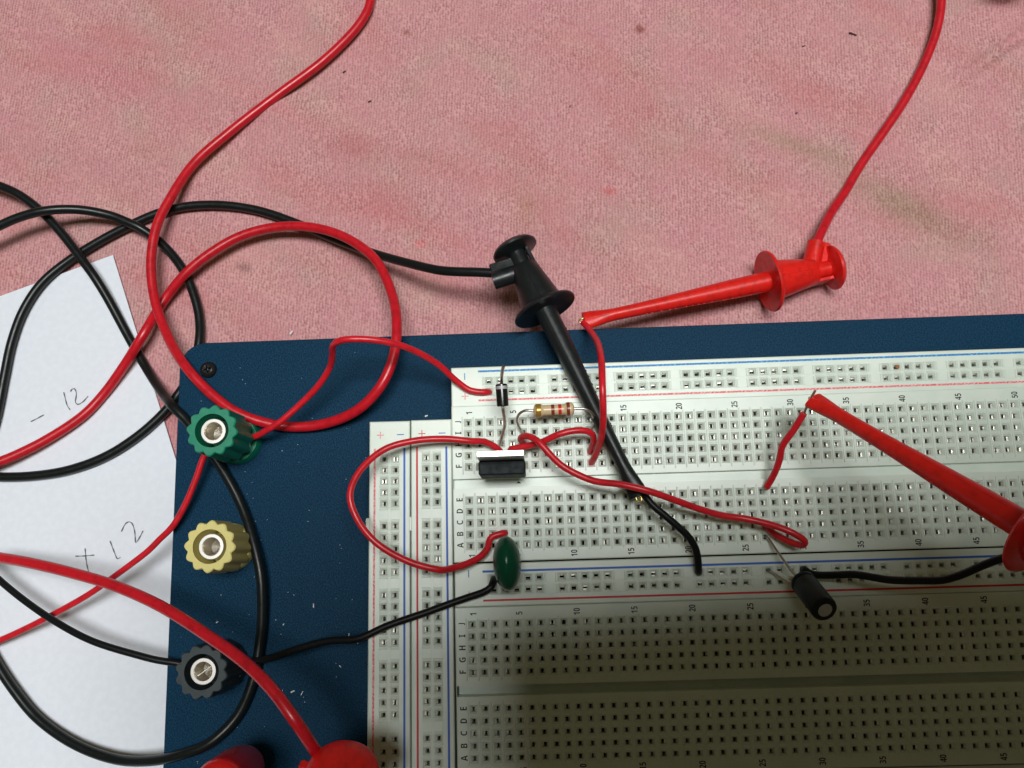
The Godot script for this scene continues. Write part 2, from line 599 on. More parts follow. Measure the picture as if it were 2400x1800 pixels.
func make_paper() -> void:
	var a := Vector2(-94.2, -50.77)
	var b := Vector2(-75.27, 3.61)
	var down := (b - a).normalized()
	var left := Vector2(-down.y, down.x)
	var corner := Vector3(a.x, 0.0, a.y)
	var o := thing("paper_sheet", corner, "white sheet of paper with pencilled numbers lying partly under the blue plate", "paper")
	var sh := Shape.new()
	var nu := 40
	var nv := 50
	var at := func(u: float, v: float) -> Vector3:
		var q := a + left * u + down * v
		return Vector3(q.x, 0.42 + 0.25 * sin(v * 0.021 + 0.4) * sin(u * 0.03), q.y)
	for i in nu:
		for j in nv:
			var u := 180.0 * i / nu
			var v := 230.0 * j / nv
			var du := 180.0 / nu
			var dv := 230.0 / nv
			sh.quad(at.call(u, v), at.call(u + du, v), at.call(u + du, v + dv), at.call(u, v + dv), Vector3.UP)
	for e in [[0.0, 0.0, 180.0, 0.0], [0.0, 0.0, 0.0, 230.0]]:
		for i in 60:
			var p0: Vector3 = at.call(lerpf(e[0], e[2], i / 60.0), lerpf(e[1], e[3], i / 60.0))
			var p1: Vector3 = at.call(lerpf(e[0], e[2], (i + 1) / 60.0), lerpf(e[1], e[3], (i + 1) / 60.0))
			sh.facet(p0, p1, p1 - Vector3(0, 0.12, 0), p0 - Vector3(0, 0.12, 0), Vector3(-150, 0, 50))
	obj("sheet", sh, mats["paper"], o)
	var marks := [["pencilled_dash", [[-112.74, 0.75, -6.9], [-111.16, 0.75, -7.65], [-109.43, 0.75, -8.58]]],
		["pencilled_digit", [[-104.73, 0.75, -14.26], [-104.16, 0.75, -12.44], [-103.61, 0.75, -10.77], [-102.78, 0.75, -9.63]]],
		["pencilled_digit", [[-103, 0.75, -14.35], [-102.62, 0.75, -14.94], [-102.03, 0.75, -15.07], [-101.49, 0.75, -14.15], [-101.46, 0.75, -12.79], [-101.57, 0.75, -11.6], [-100.87, 0.75, -10.94], [-99.48, 0.75, -11.67], [-98.87, 0.75, -12.4], [-98.36, 0.75, -12.96]]],
		["pencilled_plus_stroke", [[-96.75, 0.75, 25.33], [-96.39, 0.75, 27.87], [-96, 0.75, 29.56], [-95.36, 0.75, 31.54]]],
		["pencilled_plus_stroke", [[-99.09, 0.75, 27.17], [-97.07, 0.75, 27.18], [-94.33, 0.75, 27.04]]],
		["pencilled_digit", [[-90.62, 0.75, 23.68], [-89.3, 0.75, 26.68], [-88.5, 0.75, 28.11], [-87.79, 0.75, 27.79]]],
		["pencilled_digit", [[-87.9, 0.75, 21.5], [-86.93, 0.75, 19.55], [-86.08, 0.75, 19.15], [-85.33, 0.75, 19.6], [-84.67, 0.75, 21.18], [-84.34, 0.75, 23.17], [-84.16, 0.75, 24.36], [-83.4, 0.75, 23.34], [-82.48, 0.75, 21.47]]]]
	for k in marks:
		stroke(k[1], k[0], o)


# ---------- the breadboard ----------

func hole(sh: Shape, x: float, z: float, y: float) -> void:
	# one cell of the grid: a square funnel that leads into a square shaft
	var h := PITCH * 0.5
	var a := 0.93
	var b := 0.50
	var y1 := y - 0.5
	var y2 := y - 4.2
	sh.flat(x - h, x + h, z - h, z - a, y)
	sh.flat(x - h, x + h, z + a, z + h, y)
	sh.flat(x - h, x - a, z - a, z + a, y)
	sh.flat(x + a, x + h, z - a, z + a, y)
	for k in 4:
		var s0: Vector2 = [Vector2(-1, -1), Vector2(1, -1), Vector2(1, 1), Vector2(-1, 1)][k]
		var s1: Vector2 = [Vector2(1, -1), Vector2(1, 1), Vector2(-1, 1), Vector2(-1, -1)][k]
		var inward := -Vector3(s0.x + s1.x, 0, s0.y + s1.y) * 0.5
		var p0 := Vector3(x + s0.x * a, y, z + s0.y * a)
		var p1 := Vector3(x + s1.x * a, y, z + s1.y * a)
		var q0 := Vector3(x + s0.x * b, y1, z + s0.y * b)
		var q1 := Vector3(x + s1.x * b, y1, z + s1.y * b)
		sh.quad(p0, p1, q1, q0, (inward * 0.5 + Vector3.UP * 0.43).normalized())
		sh.quad(q0, q1, Vector3(q1.x, y2, q1.z), Vector3(q0.x, y2, q0.z), inward)


func clip(holes: Array, y: float, along_x: bool) -> Shape:
	# the spring contact behind one row of joined holes: two bent leaves in each shaft, and the back of the channel
	var sh := Shape.new()
	for p in holes:
		for s in [-1.0, 1.0]:
			var top := rng.randf_range(0.55, 0.75)
			var gap := rng.randf_range(0.17, 0.25)
			var dip := rng.randf_range(0.85, 1.15)
			var pts := []
			for e in [[-0.46, top, 0.49], [0.46, top, 0.49], [0.46, dip, gap], [-0.46, dip, gap], [-0.46, 4.0, gap + 0.05], [0.46, 4.0, gap + 0.05]]:
				pts.append(Vector3(p.x + e[0], y - e[1], p.y + s * e[2]) if along_x else Vector3(p.x + s * e[2], y - e[1], p.y + e[0]))
			var mid := Vector3(p.x, y, p.y)
			for f in [[0, 1, 2, 3], [3, 2, 5, 4]]:
				var nn: Vector3 = (pts[f[1]] - pts[f[0]]).cross(pts[f[2]] - pts[f[0]]).normalized()
				if nn.dot(mid - pts[f[0]]) < 0.0:
					nn = -nn
				sh.quad(pts[f[0]], pts[f[1]], pts[f[2]], pts[f[3]], nn)
	return sh


func rib(sh: Shape, c: Vector3, lx: float, lz: float, h: float) -> void:
	# a low moulded bar with sloping sides
	var b := minf(lx, lz) * 0.3
	var x := lx * 0.5
	var z := lz * 0.5
	var t := c + Vector3(0, h, 0)
	sh.quad(t + Vector3(-x + b, 0, -z + b), t + Vector3(x - b, 0, -z + b), t + Vector3(x - b, 0, z - b), t + Vector3(-x + b, 0, z - b), Vector3.UP)
	sh.facet(c + Vector3(-x, 0, -z), c + Vector3(x, 0, -z), t + Vector3(x - b, 0, -z + b), t + Vector3(-x + b, 0, -z + b), c - Vector3(0, 5, 0))
	sh.facet(c + Vector3(-x, 0, z), c + Vector3(x, 0, z), t + Vector3(x - b, 0, z - b), t + Vector3(-x + b, 0, z - b), c - Vector3(0, 5, 0))
	sh.facet(c + Vector3(-x, 0, -z), c + Vector3(-x, 0, z), t + Vector3(-x + b, 0, z - b), t + Vector3(-x + b, 0, -z + b), c - Vector3(0, 5, 0))
	sh.facet(c + Vector3(x, 0, -z), c + Vector3(x, 0, z), t + Vector3(x - b, 0, z - b), t + Vector3(x - b, 0, -z + b), c - Vector3(0, 5, 0))


func rim(sh: Shape, x0: float, x1: float, z0: float, z1: float, y: float, depth: float, bev: float) -> void:
	# the chamfer round the top and the four sides
	var i := [Vector3(x0 + bev, y, z0 + bev), Vector3(x1 - bev, y, z0 + bev), Vector3(x1 - bev, y, z1 - bev), Vector3(x0 + bev, y, z1 - bev)]
	var o := [Vector3(x0, y - bev, z0), Vector3(x1, y - bev, z0), Vector3(x1, y - bev, z1), Vector3(x0, y - bev, z1)]
	var c := Vector3((x0 + x1) * 0.5, y - depth, (z0 + z1) * 0.5)
	for k in 4:
		var j := (k + 1) % 4
		sh.facet(i[k], i[j], o[j], o[k], c)
		sh.facet(o[k], o[j], Vector3(o[j].x, y - depth, o[j].z), Vector3(o[k].x, y - depth, o[k].z), c + Vector3(0, depth * 0.5, 0))


func lettering(text: String, size: float, narrow: float, at: Vector3, m: Material, parent: Node3D, called: String) -> void:
	# printed letters that read upwards in the photograph: their tops point to the left
	var t := TextMesh.new()
	t.text = text
	t.font = font
	t.font_size = 64
	t.pixel_size = 0.001 / 64.0
	t.depth = 0.00001
	t.curve_step = 2.0
	t.material = m
	var o := MeshInstance3D.new()
	o.mesh = t
	o.name = part_name(parent, called)
	parent.add_child(o, true)
	var box := t.get_aabb()
	var k := size * MM / box.size.y
	var turned := Basis(Vector3(0, 0, -1) * narrow * k, Vector3(-1, 0, 0) * k, Vector3(0, 1, 0))
	o.transform = Transform3D(turned, at * MM - turned * box.get_center())

var font := SystemFont.new()


func bar(at: Vector3, lx: float, lz: float, m: Material, parent: Node3D, called: String) -> void:
	var sh := Shape.new()
	sh.block(at, Vector3(lx, 0.02, lz), 0.0)
	obj(called, sh, m, parent)


func terminal_strip(board: Node3D, z_first: float, z0: float, z1: float, columns: int, clips_to: int, gutter: float) -> void:
	var y := TOP
	var x0 := -3.75
	var x1 := (columns - 1) * PITCH + 3.75
	var bev := 0.22
	var sh := Shape.new()
	var f0 := z_first - PITCH * 0.5
	var f1 := z_first + PITCH * 4.5
	var g0 := z_first + PITCH * 6.5
	var g1 := z_first + PITCH * 11.5
	var fx1 := (columns - 0.5) * PITCH
	sh.flat(x0 + bev, x1 - bev, z0 + bev, f0, y)
	sh.flat(x0 + bev, x1 - bev, g1, z1 - bev, y)
	var ga := z_first + 13.97 - 1.12
	var gb := z_first + 13.97 + 1.12
	sh.flat(x0 + bev, x1 - bev, f1, ga, y)
	sh.flat(x0 + bev, x1 - bev, gb, g0, y)
	sh.flat(x0 + 0.1, x1 - bev, ga + 0.15, gb - 0.15, y - gutter)
	sh.quad(Vector3(x0 + bev, y, ga), Vector3(x1, y, ga), Vector3(x1, y - gutter, ga + 0.15), Vector3(x0 + bev, y - gutter, ga + 0.15), Vector3(0, 0.1, 1).normalized())
	sh.quad(Vector3(x0 + bev, y, gb), Vector3(x1, y, gb), Vector3(x1, y - gutter, gb - 0.15), Vector3(x0 + bev, y - gutter, gb - 0.15), Vector3(0, 0.1, -1).normalized())
	for f in [[f0, f1], [g0, g1]]:
		sh.flat(x0 + bev, -PITCH * 0.5, f[0], f[1], y)
		sh.flat(fx1, x1 - bev, f[0], f[1], y)
	for c in columns:
		for r in 5:
			hole(sh, c * PITCH, z_first + r * PITCH, y)
			hole(sh, c * PITCH, z_first + (r + 7) * PITCH, y)
	for c in columns + 1:
		var x := (c - 0.5) * PITCH
		rib(sh, Vector3(x, y, z_first + PITCH * 2.0 + 0.15), 0.32, PITCH * 5.0 + 0.5, 0.14)
		rib(sh, Vector3(x, y, z_first + PITCH * 9.0 - 0.1), 0.32, PITCH * 5.0 + 0.5, 0.14)
	for r in 4:
		for c in columns:
			rib(sh, Vector3(c * PITCH, y, z_first + (r + 0.5) * PITCH), PITCH - 0.6, 0.36, 0.09)
			rib(sh, Vector3(c * PITCH, y, z_first + (r + 7.5) * PITCH), PITCH - 0.6, 0.36, 0.09)
	rim(sh, x0, x1, z0, z1, y, TOP - PLATE - 0.02, bev)
	var strip := obj("terminal_strip", sh, mats["white plastic"], board)
	for c in clips_to:
		for half in [0, 7]:
			var at := []
			for r in 5:
				at.append(Vector2(c * PITCH, z_first + (r + half) * PITCH))
			obj("contact_clip", clip(at, y, false), mats["contact metal"], strip)
	var shift := strip.get_meta("origin") as Vector3
	for c in range(1, clips_to + 1):
		if c == 1 or c % 5 == 0:
			var x := (c - 1) * PITCH + 0.36
			for zz in [z_first - 2.25, z_first + 11.0 * PITCH + 2.2]:
				lettering(str(c), 1.42, 0.74, Vector3(x, y + 0.012, zz) - shift, mats["print black"], strip, "printed_number")
	for r in 10:
		var zz := z_first + (r if r < 5 else r + 2) * PITCH
		lettering("JIHGFEDCBA"[r], 1.42, 0.9, Vector3(-2.22, y + 0.012, zz - 0.25) - shift, mats["print black"], strip, "printed_letter")
	# the moulded index mark in the gutter
	var tr := Shape.new()
	var c0 := Vector3(11.3, y - gutter + 0.012, z_first + 13.9)
	if z_first < 10.0:
		tr.tri(c0 + Vector3(-0.62, 0, 0.22), c0 + Vector3(0.62, 0, 0.22), c0 + Vector3(0, 0, -0.26), Vector3.UP, Vector3.UP, Vector3.UP)
		obj("index_mark", tr, mats["print black"], strip)


func power_strip(board: Node3D, where: Transform3D, length: float, groups: int, clips_to: int, blue: String, red: String, blue_at: float, red_at: float, signs := true) -> void:
	# its own axes: x along the strip from the first hole, z across, minus at negative z
	var y := 0.0
	var x0 := -8.72
	var x1 := x0 + length
	var z0 := -4.68
	var z1 := 4.68
	var bev := 0.22
	var depth := TOP - PLATE - 0.02
	var sh := Shape.new()
	var f0 := -PITCH
	var f1 := PITCH
	sh.flat(x0 + bev, x1 - bev, z0 + bev, f0, y)
	sh.flat(x0 + bev, x1 - bev, f1, z1 - bev, y)
	sh.flat(x0 + bev, -PITCH * 0.5, f0, f1, y)
	var cells := groups * 6 - 1
	sh.flat((cells - 0.5) * PITCH, x1 - bev, f0, f1, y)
	for c in cells:
		for r in [-0.5, 0.5]:
			if c % 6 == 5:
				sh.flat((c - 0.5) * PITCH, (c + 0.5) * PITCH, (r - 0.5) * PITCH, (r + 0.5) * PITCH, y)
				sh.block(Vector3(c * PITCH, y + 0.03, r * PITCH), Vector3(2.0, 0.08, 2.1), 0.03)
			else:
				hole(sh, c * PITCH, r * PITCH, y)
		if c % 6 != 5:
			rib(sh, Vector3(c * PITCH, y, 0), PITCH - 0.5, 0.4, 0.09)
	for c in cells + 1:
		for r in [-0.5, 0.5]:
			rib(sh, Vector3((c - 0.5) * PITCH, y, r * PITCH), 0.42, PITCH - 0.5, 0.12)
	rim(sh, x0, x1, z0, z1, y, depth, bev)
	var holder := board.get_meta("origin") as Vector3
	board.set_meta("origin", Vector3.ZERO)
	var strip := obj("power_strip", sh, mats["white plastic"], board)
	board.set_meta("origin", holder)
	strip.transform = Transform3D(where.basis, (where.origin - holder) * MM)
	for g in clips_to:
		for r in [-0.5, 0.5]:
			var at := []
			for k in 5:
				at.append(Vector2((g * 6 + k) * PITCH, r * PITCH))
			obj("contact_clip", clip(at, y, true), mats["contact metal"], strip)
	var lx := length - 8.5
	bar(Vector3(-2.45 + lx * 0.5, y + 0.012, blue_at), lx, 0.48, mats[blue], strip, "blue_line")
	bar(Vector3(-2.45 + lx * 0.5, y + 0.012, red_at), lx, 0.44, mats[red], strip, "red_line")
	if signs:
		bar(Vector3(-5.55, y + 0.012, -2.5), 0.22, 1.6, mats[blue], strip, "minus_sign")
		var p := Shape.new()
		p.block(Vector3(-5.55, y + 0.012, 2.15), Vector3(1.65, 0.02, 0.2), 0.0)
		p.block(Vector3(-5.55, y + 0.012, 2.15 + 0.46), Vector3(0.2, 0.02, 0.7), 0.0)
		p.block(Vector3(-5.55, y + 0.012, 2.15 - 0.46), Vector3(0.2, 0.02, 0.7), 0.0)
		obj("plus_sign", p, mats[red], strip)
	if length < 130.0:
		var tab := Shape.new()
		tab.block(Vector3(14.9, y - 1.2, 4.95), Vector3(3.2, 2.2, 0.9), 0.15)
		obj("dovetail_tab", tab, mats["white plastic"], strip)


func outline(r: float, r2: float, lobes: int, seg: int) -> PackedVector2Array:
	var out := PackedVector2Array()
	for k in seg:
		var a := TAU * k / seg
		var w := pow(0.5 + 0.5 * cos(a * lobes), 0.7)
		out.append(Vector2(cos(a), sin(a)) * lerpf(r2, r, w))
	return out


func binding_post(board: Node3D, at: Vector3, tall: float, knob: String, label: String, turn: float, slot: bool) -> void:
	var p := obj("binding_post", post_collar(at, tall - 10.6), mats[knob + " knob plastic"], board, label)
	# the fluted knob, hollow at the top
	var sh := Shape.new()
	var seg := 120
	var top := at.y + tall
	var low := top - 11.0
	var o1 := outline(5.75, 5.0, 12, seg)
	var hole_r := 3.75
	for k in seg:
		var j := (k + 1) % seg
		var q0 := o1[k].rotated(turn)
		var q1 := o1[j].rotated(turn)
		var e0 := q0 * 0.955
		var e1 := q1 * 0.955
		var b0 := q0 * 1.03
		var b1 := q1 * 1.03
		var i0 := q0.normalized() * hole_r
		var i1 := q1.normalized() * hole_r
		var at3 := func(q: Vector2, y: float) -> Vector3: return Vector3(at.x + q.x, y, at.z + q.y)
		sh.quad(at3.call(i0, top), at3.call(i1, top), at3.call(e1, top), at3.call(e0, top), Vector3.UP)
		var s0 := (o1[(k + 1) % seg] - o1[(k + seg - 1) % seg]).rotated(turn - PI / 2).normalized()
		var s1 := (o1[(k + 2) % seg] - o1[k]).rotated(turn - PI / 2).normalized()
		var n0 := Vector3(s0.x, 0.0, s0.y)
		var n1 := Vector3(s1.x, 0.0, s1.y)
		var u := Vector3.UP
		sh.tri(at3.call(e0, top), at3.call(e1, top), at3.call(q1, top - 0.3), (n0 + u).normalized(), (n1 + u).normalized(), (n1 + u).normalized())
		sh.tri(at3.call(e0, top), at3.call(q1, top - 0.3), at3.call(q0, top - 0.3), (n0 + u).normalized(), (n1 + u).normalized(), (n0 + u).normalized())
		sh.tri(at3.call(q0, top - 0.3), at3.call(q1, top - 0.3), at3.call(b1, low), n0, n1, n1)
		sh.tri(at3.call(q0, top - 0.3), at3.call(b1, low), at3.call(b0, low), n0, n1, n0)
		sh.quad(at3.call(b0, low), at3.call(b1, low), at3.call(i1, low), at3.call(i0, low), Vector3.DOWN)
		var d0 := Vector3(-i0.x, 0, -i0.y).normalized()
		var d1 := Vector3(-i1.x, 0, -i1.y).normalized()
		sh.tri(at3.call(i0, top), at3.call(i1, top), at3.call(i1, top - 9.0), d0, d1, d1)
		sh.tri(at3.call(i0, top), at3.call(i1, top - 9.0), at3.call(i0, top - 9.0), d0, d1, d0)
	obj("knob", sh, mats[knob + " knob plastic"], p)
	# the metal socket inside
	var so := Shape.new()
	var c := Vector3(at.x, 0, at.z)
	so.lathe([Vector2(2.9, top - 9.0), Vector2(2.9, top - 1.3), Vector2(2.72, top - 1.05), Vector2(2.05, top - 1.05), Vector2(1.95, top - 1.2), Vector2(1.95, top - 1.6)], c, Basis(), 40)
	if slot:
		so.block(Vector3(at.x, top - 2.3, at.z), Vector3(3.7, 0.5, 0.25), 0.05, Basis(Vector3.UP, 0.6))
	obj("metal_socket", so, mats["nickel"], p)
	so = Shape.new()
	so.lathe([Vector2(1.95, top - 1.6), Vector2(1.9, top - 6.6), Vector2(0.0, top - 7.6)], c, Basis(), 40)
	obj("socket_bore", so, mats["dull nickel"], p)


func post_collar(at: Vector3, neck: float) -> Shape:
	var sh := Shape.new()
	var k := minf(neck - 0.6, 3.4)
	sh.lathe([Vector2(5.6, at.y + 0.02), Vector2(5.6, at.y + k * 0.75), Vector2(5.3, at.y + k), Vector2(4.9, at.y + k + 0.05), Vector2(2.6, at.y + k + 0.1), Vector2(2.6, at.y + neck)], Vector3(at.x, 0, at.z), Basis(), 40)
	return sh


func make_breadboard() -> void:
	var origin := Vector3(0, 0, 0)
	var board := thing("breadboard", origin, "white solderless breadboard strips mounted on a dark blue metal plate with coloured terminals", "breadboard")
	# the plate with its rounded corner
	var sh := Shape.new()
	var x0 := -71.2
	var x1 := 180.0
	var z0 := -23.5
	var z1 := 125.0
	var r := 6.2
	var rimline := PackedVector2Array()
	for k in 13:
		var a := PI + PI * 0.5 * k / 12.0
		rimline.append(Vector2(x0 + r, z0 + r) + Vector2(cos(a), sin(a)) * r)
	rimline.append_array([Vector2(x1, z0), Vector2(x1, z1), Vector2(x0, z1)])
	var b := 0.25
	var mid := Vector2(50, 40)
	for k in rimline.size():
		var p0 := rimline[k]
		var p1 := rimline[(k + 1) % rimline.size()]
		var q0 := p0 + (Vector2(clampf(p0.x, x0 + r, x1 - r), clampf(p0.y, z0 + r, z1 - r)) - p0).normalized() * b
		var q1 := p1 + (Vector2(clampf(p1.x, x0 + r, x1 - r), clampf(p1.y, z0 + r, z1 - r)) - p1).normalized() * b
		sh.tri(Vector3(mid.x, PLATE, mid.y), Vector3(q0.x, PLATE, q0.y), Vector3(q1.x, PLATE, q1.y), Vector3.UP, Vector3.UP, Vector3.UP)
		sh.tri(Vector3(mid.x, PLATE - 1.3, mid.y), Vector3(p0.x, PLATE - 1.3, p0.y), Vector3(p1.x, PLATE - 1.3, p1.y), Vector3.DOWN, Vector3.DOWN, Vector3.DOWN)
		sh.facet(Vector3(q0.x, PLATE, q0.y), Vector3(q1.x, PLATE, q1.y), Vector3(p1.x, PLATE - b, p1.y), Vector3(p0.x, PLATE - b, p0.y), Vector3(mid.x, 0, mid.y))
		sh.facet(Vector3(p0.x, PLATE - b, p0.y), Vector3(p1.x, PLATE - b, p1.y), Vector3(p1.x, PLATE - 1.3, p1.y), Vector3(p0.x, PLATE - 1.3, p0.y), Vector3(mid.x, PLATE, mid.y))
	obj("base_plate", sh, mats["blue enamel"], board)
	for f in [Vector2(-56, -12), Vector2(165, -12), Vector2(-56, 112), Vector2(165, 112)]:
		var ft := Shape.new()
		ft.lathe([Vector2(0, 0.3), Vector2(4.5, 0.3), Vector2(5.2, 8.89), Vector2(0, 8.89)], Vector3(f.x, 0, f.y), Basis(), 20)
		obj("rubber_foot", ft, mats["black rubber"], board)
	# the screw at the corner, with its cross recess
	var sc := Shape.new()
	var c := Vector3(-63.95, PLATE, -16.6)
	sc.lathe([Vector2(2.05, 0.02), Vector2(2.05, 0.3), Vector2(1.9, 0.75), Vector2(1.55, 1.1), Vector2(1.05, 1.28)], c, Basis(), 36)
	for k in 36:
		var a0 := TAU * k / 36.0
		var a1 := TAU * (k + 1) / 36.0
		var e0 := 0.95 if absf(sin(a0 * 2.0 + 0.5)) < 0.62 else 0.36
		var e1 := 0.95 if absf(sin(a1 * 2.0 + 0.5)) < 0.62 else 0.36
		var o0 := c + Vector3(cos(a0) * 1.05, 1.28, sin(a0) * 1.05)
		var o1 := c + Vector3(cos(a1) * 1.05, 1.28, sin(a1) * 1.05)
		var i0 := c + Vector3(cos(a0) * e0, 1.26, sin(a0) * e0)
		var i1 := c + Vector3(cos(a1) * e1, 1.26, sin(a1) * e1)
		sc.facet(o0, o1, i1, i0, c - Vector3(0, 9, 0))
		sc.facet(i0, i1, c + Vector3(cos(a1) * e1 * 0.5, 0.35, sin(a1) * e1 * 0.5), c + Vector3(cos(a0) * e0 * 0.5, 0.35, sin(a0) * e0 * 0.5), c - Vector3(0, 9, 0))
		sc.facet(c + Vector3(cos(a1) * e1 * 0.5, 0.35, sin(a1) * e1 * 0.5), c + Vector3(cos(a0) * e0 * 0.5, 0.35, sin(a0) * e0 * 0.5), c + Vector3(0, 0.3, 0), c + Vector3(0, 0.3, 0), c - Vector3(0, 9, 0))
	obj("screw", sc, mats["black screw"], board)
	# the strips
	power_strip(board, Transform3D(Basis(), Vector3(5.06, TOP, -8.42)), 173.0, 10, 9, "worn blue", "worn red", -3.6, 3.25)
	terminal_strip(board, 0.0, -4.0, 31.5, 63, 52, 1.6)
	power_strip(board, Transform3D(Basis(), Vector3(5.06, TOP, 36.52)), 173.0, 10, 9, "print blue", "print red", -2.9, 3.4)
	terminal_strip(board, SECOND, 41.28, 76.7, 63, 47, 2.6)
	power_strip(board, Transform3D(Basis(), Vector3(5.06, TOP, SECOND + 36.52)), 173.0, 10, 0, "print blue", "print red", -2.9, 3.4)
	var turn := Basis(Vector3.UP, -PI / 2 - deg_to_rad(0.4))
	power_strip(board, Transform3D(turn, Vector3(-18.1, TOP, 7.72)), 128.0, 8, 5, "print blue", "worn red", -3.4, 3.42)
	power_strip(board, Transform3D(turn, Vector3(-8.5, TOP, 7.68)), 128.0, 8, 5, "print blue", "print red", -3.45, 3.3)
	# the coloured terminals
	binding_post(board, Vector3(-55.84, PLATE, 1.27), 18.8, "green", "green binding post with a fluted knob, nearest the plate corner", 0.1, false)
	binding_post(board, Vector3(-57, PLATE, 26.38), 14.5, "yellow", "pale yellow binding post with a fluted knob and open metal socket", 0.06, false)
	binding_post(board, Vector3(-57.84, PLATE, 52.82), 14.5, "black", "black binding post with a fluted knob and slotted metal socket", 0.2, true)
	binding_post(board, Vector3(-57.6, PLATE, 79.0), 12.5, "red", "red binding post at the lower edge of the photo", 0.1, false)


# ---------- clips, cables and parts ----------

func grabber(cap: Vector3, tip: Vector3, boot_dir: Vector3, plastic: Material, label: String, size := 1.0, bill_turn := 0.0) -> Node3D:
	# a plunger test clip: end cap, stem, body with a cable boot, finger flange, long tapering barrel, gilt hook
	var axis := (tip - cap).normalized()
	var q := frame(axis)
	var length := tip.distance_to(cap)
	var o := thing("test_clip", Vector3(cap.x, minf(cap.y, tip.y) - 5.0, cap.z), label, "test clip", "plunger test clips")
	var s := size
	var sh := Shape.new()
	sh.lathe([Vector2(0, -1.3 * s), Vector2(3.2 * s, -1.2 * s), Vector2(5.0 * s, -0.75 * s), Vector2(5.6 * s, 0.0), Vector2(5.55 * s, 0.5 * s), Vector2(5.0 * s, 0.75 * s), Vector2(3.0 * s, 0.9 * s), Vector2(2.1 * s, 1.4 * s)], cap, q, 40)
	obj("plunger_cap", sh, plastic, o)
	sh = Shape.new()
	sh.lathe([Vector2(2.05 * s, 1.2 * s), Vector2(2.05 * s, 6.4 * s)], cap, q, 24)
	obj("plunger_stem", sh, plastic, o)
	# the body: a hollow cone with a side wall carried up to the cap
	sh = Shape.new()
	sh.lathe([Vector2(2.05 * s, 5.2 * s), Vector2(3.15 * s, 5.1 * s), Vector2(3.3 * s, 5.3 * s), Vector2(3.9 * s, 9.0 * s), Vector2(4.6 * s, 13.0 * s), Vector2(5.1 * s, 16.4 * s)], cap, q, 40)
	var b := boot_dir - axis * boot_dir.dot(axis)
	b = b.normalized()
	var third := axis.cross(b).normalized()
	var qb := Basis(b, axis, b.cross(axis))
	sh.block(cap + axis * 3.4 * s - b * 2.65 * s, Vector3(0.9, 4.2, 3.4) * s, 0.15, qb)
	for sg in [-1.0, 1.0]:
		var seam := PackedVector3Array()
		for k in 7:
			var d := lerpf(5.6, 16.0, k / 6.0) * s
			seam.append(cap + axis * d + third * sg * (lerpf(3.32, 5.05, k / 6.0) * s - 0.03))
		sh.tube(seam, 0.14, 6)
	sh.lathe([Vector2(0.75, 0.0), Vector2(0.7, 0.28), Vector2(0, 0.32)], cap + axis * 11.5 * s + third * 4.2 * s, frame(third), 14)
	obj("body", sh, plastic, o)
	# the boot that takes the cable, with its web
	sh = Shape.new()
	var bd := boot_dir.normalized()
	var qq := Basis(bd, (axis - bd * axis.dot(bd)).normalized(), bd.cross((axis - bd * axis.dot(bd)).normalized()))
	var bc := cap + axis * 6.2 * s
	sh.lathe([Vector2(2.0 * s, -6.4 * s), Vector2(2.05 * s, -6.2 * s), Vector2(2.2 * s, 0.0)], bc + b * 0.4 * s, frame(-bd), 28)
	sh.lathe([Vector2(2.15 * s, 0.4 * s), Vector2(2.15 * s, 8.0 * s), Vector2(1.3 * s, 8.1 * s), Vector2(1.25 * s, 7.2 * s)], bc, frame(bd), 28)
	var w0 := cap + axis * 1.0 * s + b * 2.2 * s
	sh.block((w0 + bc + bd * 5.2 * s) * 0.5 + bd * 0.6 * s, Vector3(6.4, 3.6, 1.6) * s, 0.3, qq)
	obj("cable_boot", sh, plastic, o)
	# the finger flange, dished towards the tip
	sh = Shape.new()
	sh.lathe([Vector2(4.9 * s, 16.0 * s), Vector2(6.6 * s, 16.2 * s), Vector2(7.5 * s, 16.7 * s), Vector2(7.72 * s, 17.2 * s), Vector2(7.5 * s, 17.6 * s), Vector2(6.4 * s, 17.5 * s), Vector2(4.0 * s, 17.2 * s), Vector2(2.3 * s, 17.6 * s)], cap, q, 48)
	obj("finger_flange", sh, plastic, o)
	# the barrel, round behind and pressed flat to a bill at the tip
	sh = Shape.new()
	var start := 17.0 * s
	var rings := []
	var norms := []
	var seg := 28
	var nr := 26
	var qt := q * Basis(Vector3.UP, bill_turn)
	for i in nr + 1:
		var t := float(i) / nr
		var d := lerpf(start, length, t)
		var wide := lerpf(2.55, 1.5, smoothstep(0.0, 0.85, t)) * s
		var thick := lerpf(2.55, 1.6, smoothstep(0.0, 0.8, t)) * s
		wide += 0.75 * s * smoothstep(0.84, 0.99, t)
		thick -= 0.55 * s * smoothstep(0.84, 1.0, t)
		var ring := PackedVector3Array()
		var nn := PackedVector3Array()
		for k in seg + 1:
			var a := TAU * k / seg
			var cx := cos(a)
			var cz := sin(a)
			ring.append(cap + qt * Vector3(cx * wide, d, cz * thick))
			nn.append((qt * Vector3(cx / wide, 0.02, cz / thick)).normalized())
		rings.append(ring)
		norms.append(nn)
	for i in nr:
		for k in seg:
			sh.tri(rings[i][k], rings[i + 1][k], rings[i + 1][k + 1], norms[i][k], norms[i + 1][k], norms[i + 1][k + 1])
			sh.tri(rings[i][k], rings[i + 1][k + 1], rings[i][k + 1], norms[i][k], norms[i + 1][k + 1], norms[i][k + 1])
	var end := cap + axis * length
	for k in seg:
		sh.tri(end, rings[nr][k], rings[nr][k + 1], axis, axis, axis)
